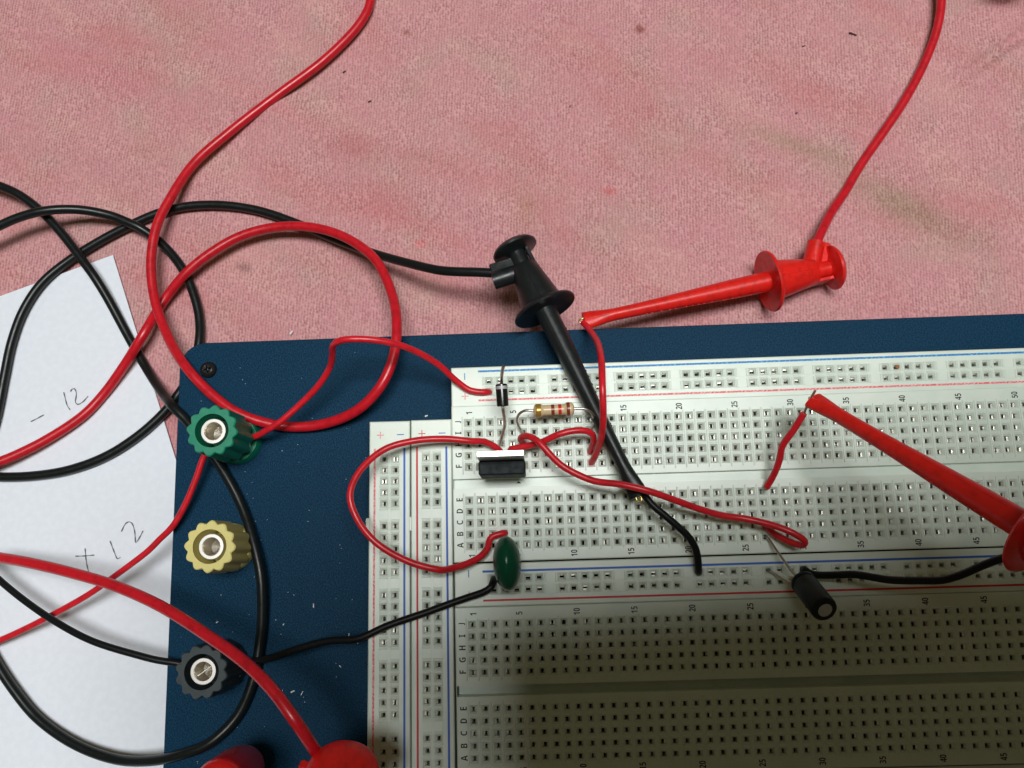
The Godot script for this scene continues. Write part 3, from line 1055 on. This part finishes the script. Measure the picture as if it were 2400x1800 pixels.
	# moulding seams along both sides
	for sg in [-1.0, 1.0]:
		var line := PackedVector3Array()
		for i in nr + 1:
			var t := float(i) / nr
			var k := int(round(seg * (0.25 if sg > 0 else 0.75)))
			line.append(rings[i][k] + (rings[i][k] - rings[i][(k + seg / 2) % seg]).normalized() * -0.05)
		sh.tube(line, 0.13, 6)
	# rough edge left by the mould
	for k in 15:
		var i := 3 + k
		var p: Vector3 = rings[i][0].lerp(rings[i + 1][0], rng.randf())
		sh.block(p, Vector3(0.3, 0.5, 0.3), 0.08, q)
	obj("barrel", sh, plastic, o)
	sh = Shape.new()
	var hook := []
	for k in 9:
		var a := PI * 1.35 * k / 8.0 - 0.3
		hook.append(end + qt * Vector3(0.55 * cos(a) - 0.2, 0.35 + 0.85 * sin(a), 0.1))
	hook.append(end + qt * Vector3(-0.2, -1.5, 0.0))
	sh.tube(smooth(hook, 0.25), 0.2, 8)
	obj("hook", sh, mats["gold"], o)
	return o


func lead(pts: Array, r: float, parent: Node3D) -> void:
	var sh := Shape.new()
	sh.tube(smooth(vecs(pts), 0.6), r, 10)
	obj("lead", sh, mats["tinned lead"], parent)


func make_clips_and_cables() -> void:
	var red: Material = mats["red cable"]
	var black: Material = mats["black cable"]
	# heavy test leads
	wire("test_lead", [[-25.42, 1.4, -123.5], [-26.45, 1.4, -118.72], [-29.63, 1.4, -113.24], [-38.46, 1.5, -103.84], [-50.96, 1.5, -94.12], [-63.19, 1.8, -84.1], [-72.41, 3, -74.62], [-77.37, 5, -64.46], [-80.37, 6.2, -55.82], [-81.21, 6.5, -45.75], [-79.55, 6.8, -35.77], [-75.23, 8.5, -26.12], [-68.7, 13, -17.25], [-62.67, 13.4, -10.68], [-55.79, 13.4, -5.38], [-48.11, 12.8, -2.41], [-40.36, 12.6, -1.39], [-32.27, 14, -2.25], [-25.08, 17, -4.84], [-19.83, 19, -9.79], [-17.09, 19, -16.32], [-16.52, 17.5, -24.54], [-18.53, 13, -33.98], [-22.95, 10.5, -43.32], [-30.37, 8.5, -49.82], [-39.16, 6.5, -53.78], [-49.17, 5, -55.01], [-58.9, 4.6, -53.03], [-67.19, 4.6, -48.34], [-73.18, 4.2, -43.46], [-79.54, 2.6, -36.37], [-82.76, 5.3, -27.56], [-88.08, 3.2, -20.41], [-93.65, 1.9, -13.3], [-98.51, 2.2, -7.82], [-107.13, 3, -1.76], [-114.48, 4, 2.19], [-120.1, 5, 4.64], [-123.4, 6, 6.35]], 1.22, red, "thick red cable from the top edge that makes one big loop over the plate corner", "cable", "thick test lead cables")
	wire("test_lead", [[129.12, 3.4, -118.11], [128.09, 3, -110.13], [126.37, 2.4, -103.75], [122.26, 1.8, -94.8], [116.37, 1.6, -85.13], [109.39, 1.3, -75.69], [103.1, 1.3, -67.48], [97.88, 2, -59.68], [93.05, 4, -53.36], [89.45, 6.3, -47.65], [88.28, 6.8, -45.55], [87.37, 7, -43.8]], 1.16, red, "thick red cable at upper right running into the red clip on the cloth", "cable", "thick test lead cables")
	wire("test_lead", [[-114.78, 17, 26.15], [-107.51, 20, 27.1], [-97.71, 24, 28.6], [-86.16, 28, 30.99], [-74.01, 32, 34.15], [-62.3, 36, 38.54], [-51.07, 40, 44.29], [-42.22, 44, 49.23], [-35.83, 47, 54.11], [-31.07, 48, 59.71], [-29.15, 45, 64.01], [-28.62, 42, 66.37], [-28.42, 39, 68.59]], 1.2, red, "thick red cable crossing the paper and blue plate to the clip at the bottom edge", "cable", "thick test lead cables")
	wire("test_lead", [[7.28, 18.2, -36.02], [2.82, 17.5, -36.65], [-1.71, 16.5, -37.27], [-6.33, 15, -38.29], [-14.78, 11, -41.86], [-24.94, 6, -46.79], [-35.16, 3, -52.03], [-45.18, 2, -57.02], [-55.22, 1.5, -61.11], [-65.17, 1.4, -63.11], [-75.1, 1.3, -63.18], [-82.45, 1.3, -61.53], [-89.73, 1.3, -58.46], [-96.94, 1.3, -54.76], [-105.19, 1.4, -49.43], [-111.86, 1.9, -43.19], [-116.14, 2, -35.82], [-118.54, 2, -27.51], [-119.68, 2, -19.02], [-120.97, 2, -8.27], [-123.7, 2, 4.57]], 1.15, black, "thick black cable curving off the paper into the black clip", "cable", "thick test lead cables")
	wire("test_lead", [[-130.15, 6, -72.06], [-123.77, 6, -69.46], [-117.38, 6, -66.35], [-111.23, 5.4, -61.46], [-106.3, 4.8, -56.14], [-99.89, 4.4, -47.82], [-97.35, 4.2, -44.4], [-93.97, 3, -38.67], [-88.12, 1.3, -27.54], [-82.75, 1.6, -18.75], [-75.79, 7.5, -11.07], [-71.63, 11.7, -7.33], [-68.65, 11.8, -4.38], [-63.87, 12, 1.64], [-58.03, 12, 9.9], [-53.94, 12, 17.66], [-50.6, 13.2, 26.37], [-48.82, 13.5, 33.78], [-48.65, 12.6, 43.15], [-49.33, 12, 49.33], [-50.74, 12, 56.89], [-54.03, 12, 64.11], [-60, 13, 69.6], [-66.93, 12.4, 72], [-73.64, 10, 73.41], [-83.97, 6, 73.7], [-94.94, 4, 70.48], [-104.7, 3, 64.53], [-110.75, 3, 58.09], [-116.02, 3, 51.05], [-121, 3, 42.85]], 1.17, black, "thick black cable passing beside the green, yellow and black terminals in a long bow", "cable", "thick test lead cables")
	wire("test_lead", [[-126.66, 9, -53.39], [-120.88, 9, -56.15], [-115.07, 9, -58.67], [-108.08, 8.8, -60.35], [-100.72, 6.8, -61.11], [-93.1, 4.8, -59.93], [-88.39, 4.2, -57.93], [-86.07, 3.8, -56.84], [-80.79, 1.4, -52.92], [-74.97, 1.4, -45.7], [-71.64, 1.4, -38.29], [-70.07, 1.4, -32.02], [-69.74, 2, -25.71], [-71.56, 2, -17.3], [-74.61, 1.9, -12.4], [-78.01, 1.8, -8.01], [-84.23, 1.8, -2.32], [-92.19, 1.8, 2.68], [-101.38, 1.8, 5.86], [-110.69, 1.8, 7.07], [-120.33, 1.8, 6.99], [-126.04, 1.8, 6.34]], 1.18, black, "thick black cable that dives under the corner of the blue plate", "cable", "thick test lead cables")
	# hook-up wires
	var rw: Material = mats["red hookup"]
	var bw: Material = mats["black hookup"]
	wire("hookup_wire", [[-54, 16, 1.8], [-49.4, 17, 1.01], [-46.75, 19, 0.18], [-43.79, 20, -1.2], [-38.23, 21, -5.49], [-33.5, 23, -9.5], [-30.4, 26, -12.87], [-28.98, 30, -14.8], [-28, 33.5, -15.94], [-25.73, 36, -16.39], [-20.41, 36, -16.4], [-14.72, 34, -15.75], [-10.2, 30, -14.64], [-5.63, 25, -12.4], [-2.32, 21.5, -9.55], [0.75, 20.3, -7.4], [3.71, 20, -6.91], [5, 19.2, -7.05], [5.08, 17.6, -7.05]], 0.74, rw, "thin red wire from the green terminal to the top power rail, kinked upward midway", "wire", "thin jumper wires")
	wire("hookup_wire", [[-56, 16, 3], [-60.5, 16.5, 3.51], [-62.17, 16.2, 5.6], [-63.91, 15.5, 10.02], [-66.77, 14.5, 16.32], [-70.02, 13.5, 21.31], [-73.26, 12.5, 24.07], [-76.09, 12, 26.65], [-83.93, 11, 32.06], [-90.75, 10, 36.35], [-101.38, 8, 41.45], [-108.94, 6, 44.57], [-115.15, 5, 46.93], [-121, 4, 48.79]], 0.74, rw, "thin red wire from beneath the green terminal running down over the paper", "wire", "thin jumper wires")
	wire("hookup_wire", [[-58.5, 13.2, 52], [-66.62, 13.4, 52.17], [-67.82, 13.6, 51.91], [-71.93, 14, 51.15], [-76.14, 14.2, 50.01], [-87.06, 14, 46.59], [-96.72, 12.5, 42.12], [-105.54, 11, 36.94], [-113.18, 10, 31.44], [-119.83, 9, 25.86]], 0.8, bw, "thin black wire crossing the paper into the left side of the black terminal", "wire", "thin jumper wires")
	wire("hookup_wire", [[-55.5, 13.4, 50.8], [-51.62, 14.6, 52.08], [-48.45, 15.2, 51.73], [-44.89, 16.2, 51.07], [-38.68, 18, 49.14], [-31.59, 19.5, 47.55], [-24.89, 20.9, 47.16], [-18.49, 21, 44.62], [-9.75, 20.9, 41.97], [-4.1, 20.7, 40.13], [-0.31, 20.7, 38.96], [2.54, 20.9, 38.12], [4.45, 21, 37.07], [4.92, 20.4, 36.09], [5.08, 17.6, 35.25]], 0.8, bw, "thin black wire from the black terminal to the power rail by the green capacitor", "wire", "thin jumper wires")
	wire("hookup_wire", [[7.62, 17.6, 25.4], [7.87, 20.3, 25.29], [6.64, 20.7, 25.54], [5.01, 20.9, 26.06], [4.34, 21.2, 27.17], [4.05, 21.8, 28.47], [2.64, 22.5, 30.16], [-0.38, 24, 31.73], [-4.4, 26, 32.79], [-5.96, 28, 32.86], [-12.75, 29, 30.81], [-19.51, 30, 26.54], [-23.49, 30, 21.33], [-24.91, 30, 16.55], [-23.32, 29, 11.72], [-18.19, 27, 6.6], [-11.95, 26, 4.72], [-4.84, 25, 4.31], [1.28, 24, 4.91], [3.9, 22.5, 4.9], [6.23, 21.5, 6.02], [7.23, 20.5, 6.81], [7.62, 17.6, 7.62]], 0.74, rw, "thin red wire looping left from the regulator over the vertical rails to the green capacitor", "wire", "thin jumper wires")
	wire("hookup_wire", [[10.16, 17.6, 7.62], [10, 21, 7], [9.82, 22.6, 6.85], [13.1, 23.5, 6.4], [16.56, 25, 5.84], [20.83, 27, 4.34], [24.24, 27, 3.7], [26.8, 26.5, 3.81], [28.05, 25.5, 4.48], [28.38, 24, 5.44], [28.19, 21.5, 6.56], [27.94, 19.2, 7.5], [27.94, 17.6, 7.62]], 0.74, rw, "short arched red wire from behind the regulator to below the resistor", "wire", "thin jumper wires")
	wire("hookup_wire", [[27.84, 13.8, -24.33], [28.94, 14.8, -22.66], [29.84, 18, -20.03], [30.47, 24, -16.3], [30.39, 32, -10.28], [30.07, 35, -4.34], [30.1, 34, -0.54], [30.13, 31, 3.07], [29.77, 27, 5.87], [29.18, 23, 7.83], [28.51, 20.5, 9.26], [27.94, 17.6, 10.16]], 0.76, rw, "thin red wire rising from the red clip's tip over the black clip's barrel", "wire", "thin jumper wires")
	wire("hookup_wire", [[12.7, 17.6, 5.08], [12.25, 21, 4.89], [12.21, 23.5, 4.44], [13.49, 26, 4.39], [15.17, 27.5, 5.26], [16.52, 28, 6.5], [18.13, 28, 8.48], [20.55, 27.5, 11.04], [23.81, 27.5, 13.16], [27.91, 28, 15.02], [33.13, 29.5, 15.99], [38.96, 30, 17.59], [44.88, 28, 19.62], [50.05, 26, 21.48], [55.22, 24.5, 23.03], [60.44, 24, 23.91], [65.54, 25, 25.35], [68.65, 26, 26.66], [71.26, 26, 28.1], [72.58, 25.5, 29.13], [72.63, 24.5, 29.84], [71.9, 23.5, 29.85], [70.39, 22.5, 29.24], [68.52, 21.5, 28.1], [67.1, 20.5, 26.96], [66.3, 19.4, 25.6], [66.04, 17.6, 25.4]], 0.74, rw, "long thin red wire crossing the black clip's tip with a hairpin at its right end", "wire", "thin jumper wires")
	wire("hookup_wire", [[38.66, 25, 17.77], [40.19, 25.5, 20.17], [42.56, 25.5, 22.39], [45.79, 25, 25.29], [48.3, 24, 27.81], [49.63, 23, 30.31], [50.07, 22, 32.71], [50.27, 20.6, 34.75], [50.78, 17.6, 35.25]], 0.8, bw, "short black wire from the black clip's tip down to the power rail", "wire", "thin jumper wires")
	wire("hookup_wire", [[73.66, 17.6, 35.25], [73.8, 19.4, 35.25], [73.56, 20.8, 35.43], [74.75, 21.5, 36.28], [78.09, 24, 36.51], [81.99, 27, 36.43], [84.44, 29, 36.93], [87.59, 31, 37.61], [92.82, 35, 37.8], [95.8, 37, 37.76], [98.81, 39, 36.75], [102.12, 42, 34.88], [105.32, 45, 33.46], [108.49, 48, 32.92]], 0.8, bw, "black wire in the shadow at right, lying along the lower power rail", "wire", "thin jumper wires")
	# a short stripped jumper
	var j := thing("stripped_jumper", Vector3(67.09, 19, 16.92), "short red jumper with bare ends held up by the red clip at right", "wire", "thin jumper wires")
	var sh := Shape.new()
	sh.tube(smooth(vecs([[66.84, 20, 16.99], [68.15, 22.5, 14.16], [68.94, 25, 11.17], [69.06, 26.5, 9.17], [69.62, 28, 7.68], [70.9, 30, 5.79], [72.65, 33, 2.48]])), 0.75, 16)
	obj("insulation", sh, rw, j)
	sh = Shape.new()
	sh.tube(smooth(vecs([[66.04, 17.2, 17.78], [66.19, 19.3, 17.68], [66.84, 20, 16.99]])), 0.3, 8)
	obj("bare_end", sh, mats["tinned lead"], j)
	sh = Shape.new()
	sh.tube(smooth(vecs([[72.65, 33, 2.48], [73.62, 35.5, -0.24], [74.28, 37, -1.67]])), 0.3, 8)
	obj("bare_end", sh, mats["tinned lead"], j)
	# the test clips
	grabber(Vector3(12.05, 18.5, -41.72), Vector3(37.54, 25.5, 18.42), Vector3(-8.89, -0.5, 2.48), mats["black clip plastic"], "black test clip lying across the plate edge with its tip over the strips", 1.0, 0.25)
	grabber(Vector3(91.31, 6.6, -37.97), Vector3(28.18, 13.5, -24.72), Vector3(2.37, 0, -8.3), mats["red clip plastic"], "bright red test clip lying on the pink cloth", 1.0, 0.15)
	grabber(Vector3(106.7, 80, 39.22), Vector3(74.19, 35, 0.06), Vector3(-5.23, 4, 4.42), mats["red clip plastic"], "red test clip cut off by the right edge, its long barrel over the strips", 1.0, 0.2)
	grabber(Vector3(-22.74, 46, 68.99), Vector3(-30.1, 12, 105.13), Vector3(-5.72, -1, -1.81), mats["red clip plastic"], "red test clip cut off by the bottom edge, showing its round end cap", 1.2, 0.2)
	# the stacked plug in the red terminal
	sh = Shape.new()
	var pc := Vector3(-47.05, 44, 71.74)
	var pq := frame(Vector3(0.1, 1, -0.05))
	var plug := thing("banana_plug", Vector3(pc.x, 36.0, pc.z), "glossy red plug with a rounded top at the lower left edge", "plug")
	sh.lathe([Vector2(0, 0.1), Vector2(1.9, 0.0), Vector2(2.0, -0.4), Vector2(2.1, -4.0)], pc + Vector3(0, -1.0, 0), pq, 28)
	obj("rear_socket", sh, mats["black rubber"], plug)
	sh = Shape.new()
	sh.lathe([Vector2(2.1, -4.0), Vector2(2.2, -0.6), Vector2(2.8, 0.0), Vector2(3.9, -0.2), Vector2(4.7, -1.0), Vector2(5.0, -2.4), Vector2(5.0, -16.0), Vector2(4.6, -22.0), Vector2(0, -22.4)], pc, pq, 44)
	obj("plug_body", sh, mats["red knob plastic"], plug)


func make_components() -> void:
	# diode
	var a := Vector3(8.42, 31.3, -6.47)
	var b := Vector3(8.59, 30.7, -1.61)
	var d := thing("diode", Vector3(a.x, TOP, b.z), "black cylindrical diode with bent leads standing over the top rail", "diode")
	var sh := Shape.new()
	var len := a.distance_to(b)
	sh.lathe([Vector2(0, 0), Vector2(1.1, 0), Vector2(1.28, 0.12), Vector2(1.3, 0.4), Vector2(1.3, len - 0.4), Vector2(1.28, len - 0.12), Vector2(1.1, len), Vector2(0, len)], a, frame(b - a), 32)
	obj("diode_body", sh, mats["diode black"], d)
	sh = Shape.new()
	sh.lathe([Vector2(1.29, 0.45), Vector2(1.32, 0.47), Vector2(1.32, 1.15), Vector2(1.29, 1.17)], a, frame(b - a), 32)
	obj("cathode_band", sh, mats["aluminium"], d)
	lead([[8.44, 31.2, -6.39], [8.54, 32, -7.27], [8.73, 34.5, -8.08], [9.16, 36.5, -9.32]], 0.36, d)
	lead([[8.58, 30.8, -1.64], [8.61, 30.6, -0.92], [8.77, 28.5, 0.74], [8.7, 25, 1.74], [7.97, 22, 3.52], [7.4, 19.2, 5.2], [7.62, 17.6, 5.1]], 0.36, d)
	# resistor
	a = Vector3(15.14, 26, -1.16)
	b = Vector3(24.36, 26, -1.34)
	var r := thing("resistor", Vector3((a.x + b.x) * 0.5, TOP, (a.z + b.z) * 0.5), "tan resistor with gold, brown and red bands beside the black clip", "resistor")
	var q := frame(b - a)
	len = a.distance_to(b)
	sh = Shape.new()
	var prof := []
	for k in 41:
		var t := float(k) / 40.0
		var e := minf(t, 1.0 - t) * len
		var rr := 1.18 + 0.32 * (1.0 - smoothstep(1.6, 2.3, e))
		if e < 0.8:
			rr *= sqrt(clampf(1.0 - pow(1.0 - e / 0.8, 2.0), 0.02, 1.0))
		prof.append(Vector2(rr, t * len))
	prof.push_front(Vector2(0, 0))
	prof.append(Vector2(0, len))
	sh.lathe(prof, a, q, 32)
	obj("resistor_body", sh, mats["resistor tan"], r)
	for e in [[0.125, 0.62, "band gold"], [0.475, 0.36, "band brown"], [0.645, 0.36, "band red"], [0.845, 0.36, "band brown"]]:
		sh = Shape.new()
		var bp := []
		for k in 7:
			var y: float = e[0] * len + (k / 6.0 - 0.5) * 2.0 * e[1]
			var ed := minf(y, len - y)
			var rr := 1.18 + 0.32 * (1.0 - smoothstep(1.6, 2.3, ed))
			if ed < 0.8:
				rr *= sqrt(clampf(1.0 - pow(1.0 - ed / 0.8, 2.0), 0.02, 1.0))
			bp.append(Vector2(rr + 0.025, y))
		sh.lathe(bp, a, q, 32)
		obj("colour_band", sh, mats[e[2]], r)
	lead([[15.29, 26, -1.15], [14.25, 26, -1.33], [13.1, 25.8, -1.26], [12.02, 25, -0.75], [11.43, 23.5, 0.26], [11.7, 22, 1.4], [12.5, 19.3, 2.45], [12.7, 17.6, 2.54]], 0.3, r)
	lead([[24.21, 26, -1.32], [26.39, 26, -1.27], [27.91, 25.5, -0.6], [28.58, 24.5, 0.42], [28.78, 22, 1.5], [27.94, 19.3, 2.6], [27.94, 17.6, 2.54]], 0.3, r)
	# the upright regulator with its metal tab
	var g := thing("voltage_regulator", Vector3(7.62, TOP, 10.16), "upright black regulator with a shiny metal tab plugged into the upper strip", "regulator")
	var rc := Vector3(8.04, 38.5, 9.57)
	sh = Shape.new()
	sh.block(Vector3(rc.x, 31.0, rc.z), Vector3(9.9, 15.2, 1.3), 0.12)
	obj("metal_tab", sh, mats["tin tab"], g)
	sh = Shape.new()
	sh.block(Vector3(rc.x, 27.4, rc.z + 0.65 + 1.58), Vector3(10.0, 9.0, 3.1), 0.3)
	obj("epoxy_body", sh, mats["black epoxy"], g)
	for k in [-1, 0, 1]:
		sh = Shape.new()
		sh.block(Vector3(rc.x + k * PITCH, 20.4, rc.z + 1.6), Vector3(0.8, 5.6, 0.5), 0.08)
		obj("pin", sh, mats["tinned lead"], g)
	# the dipped film capacitor
	var gc := Vector3(8.46, 28, 31.89)
	var f := thing("film_capacitor", Vector3(gc.x, TOP, gc.z), "glossy dark green dipped capacitor standing between the strips", "capacitor", "")
	sh = Shape.new()
	var fp := []
	for k in 25:
		var t := PI * k / 24.0
		fp.append(Vector2(pow(sin(t), 0.8), -cos(t)))
	fp[0] = Vector2(0, -1)
	fp[24] = Vector2(0, 1)
	var lump := Shape.new()
	lump.lathe(fp, Vector3.ZERO, Basis(), 48)
	var lump_noise := noise(77, 0.5, 2)
	for i in lump.v.size():
		var p := lump.v[i]
		var w := 1.0 + 0.02 * lump_noise.get_noise_3d(p.x, p.y, p.z)
		sh.v.append(gc + Basis(Vector3.UP, 0.03) * (p * Vector3(3.0, 5.6, 5.75) * w))
		var n2 := lump.n[i]
		sh.n.append((Basis(Vector3.UP, 0.03) * Vector3(n2.x / 3.0 + 0.03 * sin(p.x * 6.0) * maxf(p.y, 0.0), n2.y / 5.6, n2.z / 5.75)).normalized())
		sh.uv.append(Vector2.ZERO)
	obj("dipped_body", sh, mats["green dip"], f)
	lead([[7.62, 17.5, 27.94], [7.62, 19.5, 27.94], [gc.x, 23.5, gc.z - 3.0]], 0.3, f)
	lead([[7.62, 17.5, 37.8], [7.7, 19.5, 37.6], [gc.x, 23.5, gc.z + 3.0]], 0.3, f)
	# the electrolytic capacitor leaning on its leads
	a = Vector3(71.56, 24.5, 37.56)
	var dir := Vector3(1.33, 8.5, 5.1).normalized()
	var e2 := thing("electrolytic_capacitor", Vector3(a.x, TOP, a.z), "small black cylinder capacitor with grey top leaning on long leads in the shadow", "capacitor", "")
	q = frame(dir)
	sh = Shape.new()
	sh.lathe([Vector2(0, 0.15), Vector2(2.2, 0.15), Vector2(2.45, 0.1), Vector2(2.7, 0.4), Vector2(2.7, 1.0), Vector2(2.5, 1.4), Vector2(2.7, 1.8), Vector2(2.7, 10.3), Vector2(2.6, 10.7), Vector2(2.35, 10.95), Vector2(1.5, 11.0)], a, q, 40)
	obj("sleeve", sh, mats["capacitor sleeve"], e2)
	sh = Shape.new()
	sh.lathe([Vector2(1.5, 11.0), Vector2(1.45, 10.93), Vector2(0, 10.93)], a, q, 40)
	obj("metal_top", sh, mats["aluminium"], e2)
	lead([[71.2, 24.6, 37.1], [70.19, 24, 36.1], [68.13, 22, 32.24], [66.3, 19.3, 28.2], [66.04, 17.6, 27.94]], 0.27, e2)
	lead([[70.95, 24.6, 37.9], [69, 22.5, 37.58], [66.6, 19.6, 35.6], [66.02, 17.6, 35.25]], 0.27, e2)


func speck(called: String, at: Vector3, l: float, w: float, turn: float, m: Material, label: String, group: String) -> void:
	var sh := Shape.new()
	var p := []
	for k in 5:
		var t := k / 4.0 - 0.5
		p.append(at + Basis(Vector3.UP, turn) * Vector3(t * l, w * 0.45 + 0.12 * sin(k * 2.2), 0.22 * l * (t * t)))
	sh.tube(smooth(p, 0.3), w * 0.5, 6, true, w * 0.3)
	tag(obj(called, sh, m), label, "lint" if called.contains("lint") else "crumb", group)


func make_specks() -> void:
	for s in [[105.6, -106.25, 2.1, 0.55, -0.4, "dark brown fibre on the cloth left of the upper red cable"],
		[-33.33, -101.43, 0.9, 0.5, 0.6, "dark speck on the cloth beside the looped red cable's top"],
		[-26.29, -92.24, 0.9, 0.45, 0.5, "dark speck on the cloth below the looped red cable's top"],
		[27.94, -88.17, 0.6, 0.35, 1.3, "tiny dark speck in the middle of the bare cloth"],
		[91.98, -103.21, 0.9, 0.35, 0.3, "faint brown fibre near the dark fibre by the upper red cable"],
		[88.13, -83.36, 0.6, 0.4, 0.3, "tiny dark speck left of the upper red cable's middle"]]:
		speck("lint_speck", Vector3(s[0], cloth_height(s[0], s[1]) - 0.6, s[1]), s[2], s[3], s[4], mats["dark lint"], s[5], "dark specks on the pink cloth")
	for s in [[-37.38, 40.27, 0.9, 0.3, 1.6, "white fibre on the plate between the yellow terminal and the vertical rails", 10.2],
		[-41.85, 59.2, 0.9, 0.4, 0.4, "white crumb on the plate above the bottom red clip, left of a thin fibre", 10.2],
		[-39.79, 59.62, 0.9, 0.25, 1.1, "thin white fibre on the plate above the bottom red clip", 10.2],
		[-29.08, 47.02, 0.6, 0.3, 1.4, "white speck on the plate under the thin black wire", 10.2],
		[-31.01, 54.06, 0.6, 0.25, -0.8, "white fibre on the plate below the thin black wire", 10.2],
		[-10.52, -3.36, 0.6, 0.5, 0.3, "pale crumb on the plate just above the vertical rails", 10.2],
		[-46.51, -28.05, 1, 0.7, 0.9, "white crumb on the cloth just above the plate's top edge", -0.3],
		[-59.77, 43.39, 0.5, 0.3, 0.4, "white crumb on the plate beside the black terminal", 10.2],
		[-44.29, 44.3, 0.4, 0.25, 0.9, "white speck on the plate right of the black terminal", 10.2]]:
		speck("white_crumb", Vector3(s[0], s[6], s[1]), s[2], s[3], s[4], mats["white lint"], s[5], "white crumbs on the blue plate")
	# fine dust on the plate, too small and too many to count
	var dust := Shape.new()
	for k in 70:
		var p := Vector3(rng.randf_range(-69.0, -25.0), PLATE + 0.05, rng.randf_range(-20.0, 76.0))
		var l := rng.randf_range(0.06, 0.2)
		dust.block(p, Vector3(l, 0.06, rng.randf_range(0.05, 0.1)), 0.0, Basis(Vector3.UP, rng.randf_range(0, PI)))
	tag(obj("dust", dust, mats["white lint"]), "scatter of tiny pale dust specks on the blue plate", "dust", "", "stuff")
	var sh := Shape.new()
	sh.lathe([Vector2(0, -0.5), Vector2(0.55, -0.45), Vector2(0.62, -0.2), Vector2(0.35, 0.05), Vector2(0, 0.1)], Vector3(99.7, 18.7, -9.78), Basis(), 12, Vector2(1.25, 0.9))
	tag(obj("brown_crumb", sh, mats["rust"]), "brown crumb stuck in a hole of the top power rail", "crumb")


func _ready() -> void:
	rng.seed = 20
	font.font_names = PackedStringArray(["Droid Sans"])
	font.font_weight = 700
	# camera
	var cam := Camera3D.new()
	cam.name = "camera"
	add_child(cam)
	cam.transform = Transform3D(Basis(Vector3(0.999156, -0.028221, 0.029848), Vector3(0.034675, 0.189899, -0.981191), Vector3(0.022022, 0.981398, 0.190717)), Vector3(0.015049, 0.223131, 0.030895))
	cam.fov = 46.368
	cam.near = 0.005
	cam.far = 20.0
	cam.current = true
	# the dim room around the bench
	var we := WorldEnvironment.new()
	we.name = "environment"
	var env := Environment.new()
	env.background_mode = Environment.BG_COLOR
	env.background_color = Color(1.0, 0.94, 0.72)
	env.background_energy_multiplier = 0.078
	env.tonemap_mode = Environment.TONE_MAPPER_LINEAR
	env.tonemap_exposure = 1.0
	env.sdfgi_enabled = true
	env.ssao_enabled = true
	env.ssil_enabled = true
	we.environment = env
	add_child(we)
	# the ceiling lamp
	var lamp_at := Vector3(175.56, 1900, -76.79)
	var lamp := AreaLight3D.new()
	lamp.name = "ceiling_light"
	lamp.area_size = Vector2(0.84, 0.42)
	lamp.light_energy = 3.0
	lamp.light_color = Color(0.99, 1.0, 0.99)
	lamp.shadow_enabled = true
	lamp.area_range = 6.0
	lamp.rotation.x = -PI / 2
	lamp.position = (lamp_at - Vector3(0, 4, 0)) * MM
	add_child(lamp)
	make_materials()
	var lm := plain("lamp diffuser", Color(0.8, 0.8, 0.8), 0.6)
	lm.emission_enabled = true
	lm.emission = Color(0.965, 1.0, 0.985)
	lm.emission_energy_multiplier = 4.0
	var lt := thing("ceiling_lamp", lamp_at, "long white ceiling lamp above the bench", "lamp")
	var sh := Shape.new()
	sh.block(lamp_at + Vector3(0, 12, 0), Vector3(840, 20, 420), 3.0)
	obj("lamp_diffuser", sh, lm, lt)
	sh = Shape.new()
	sh.block(lamp_at + Vector3(0, 50, 0), Vector3(880, 50, 460), 4.0)
	obj("lamp_housing", sh, mats["paper"], lt)

	make_cloth()
	make_paper()
	make_breadboard()
	make_clips_and_cables()
	make_components()
	make_specks()

	# the tablet that takes the picture, just behind its lens; it shades the lower right of the board
	var ph := thing("tablet_computer", Vector3(109.7, 221, 83.34), "dark tablet held level above the bench, taking the picture", "tablet")
	sh = Shape.new()
	sh.block(Vector3.ZERO, Vector3(245, 8, 165), 2.5)
	var body := obj("tablet_body", sh, mats["tablet body"], null)
	body.name = "tablet_body"
	remove_child(body)
	ph.add_child(body)
	body.transform = Transform3D(Basis(Vector3(0.99426, -0.00152, -0.10700), Vector3(0.02202, 0.98140, 0.19072), Vector3(0.10472, -0.19198, 0.97580)), Vector3.ZERO)
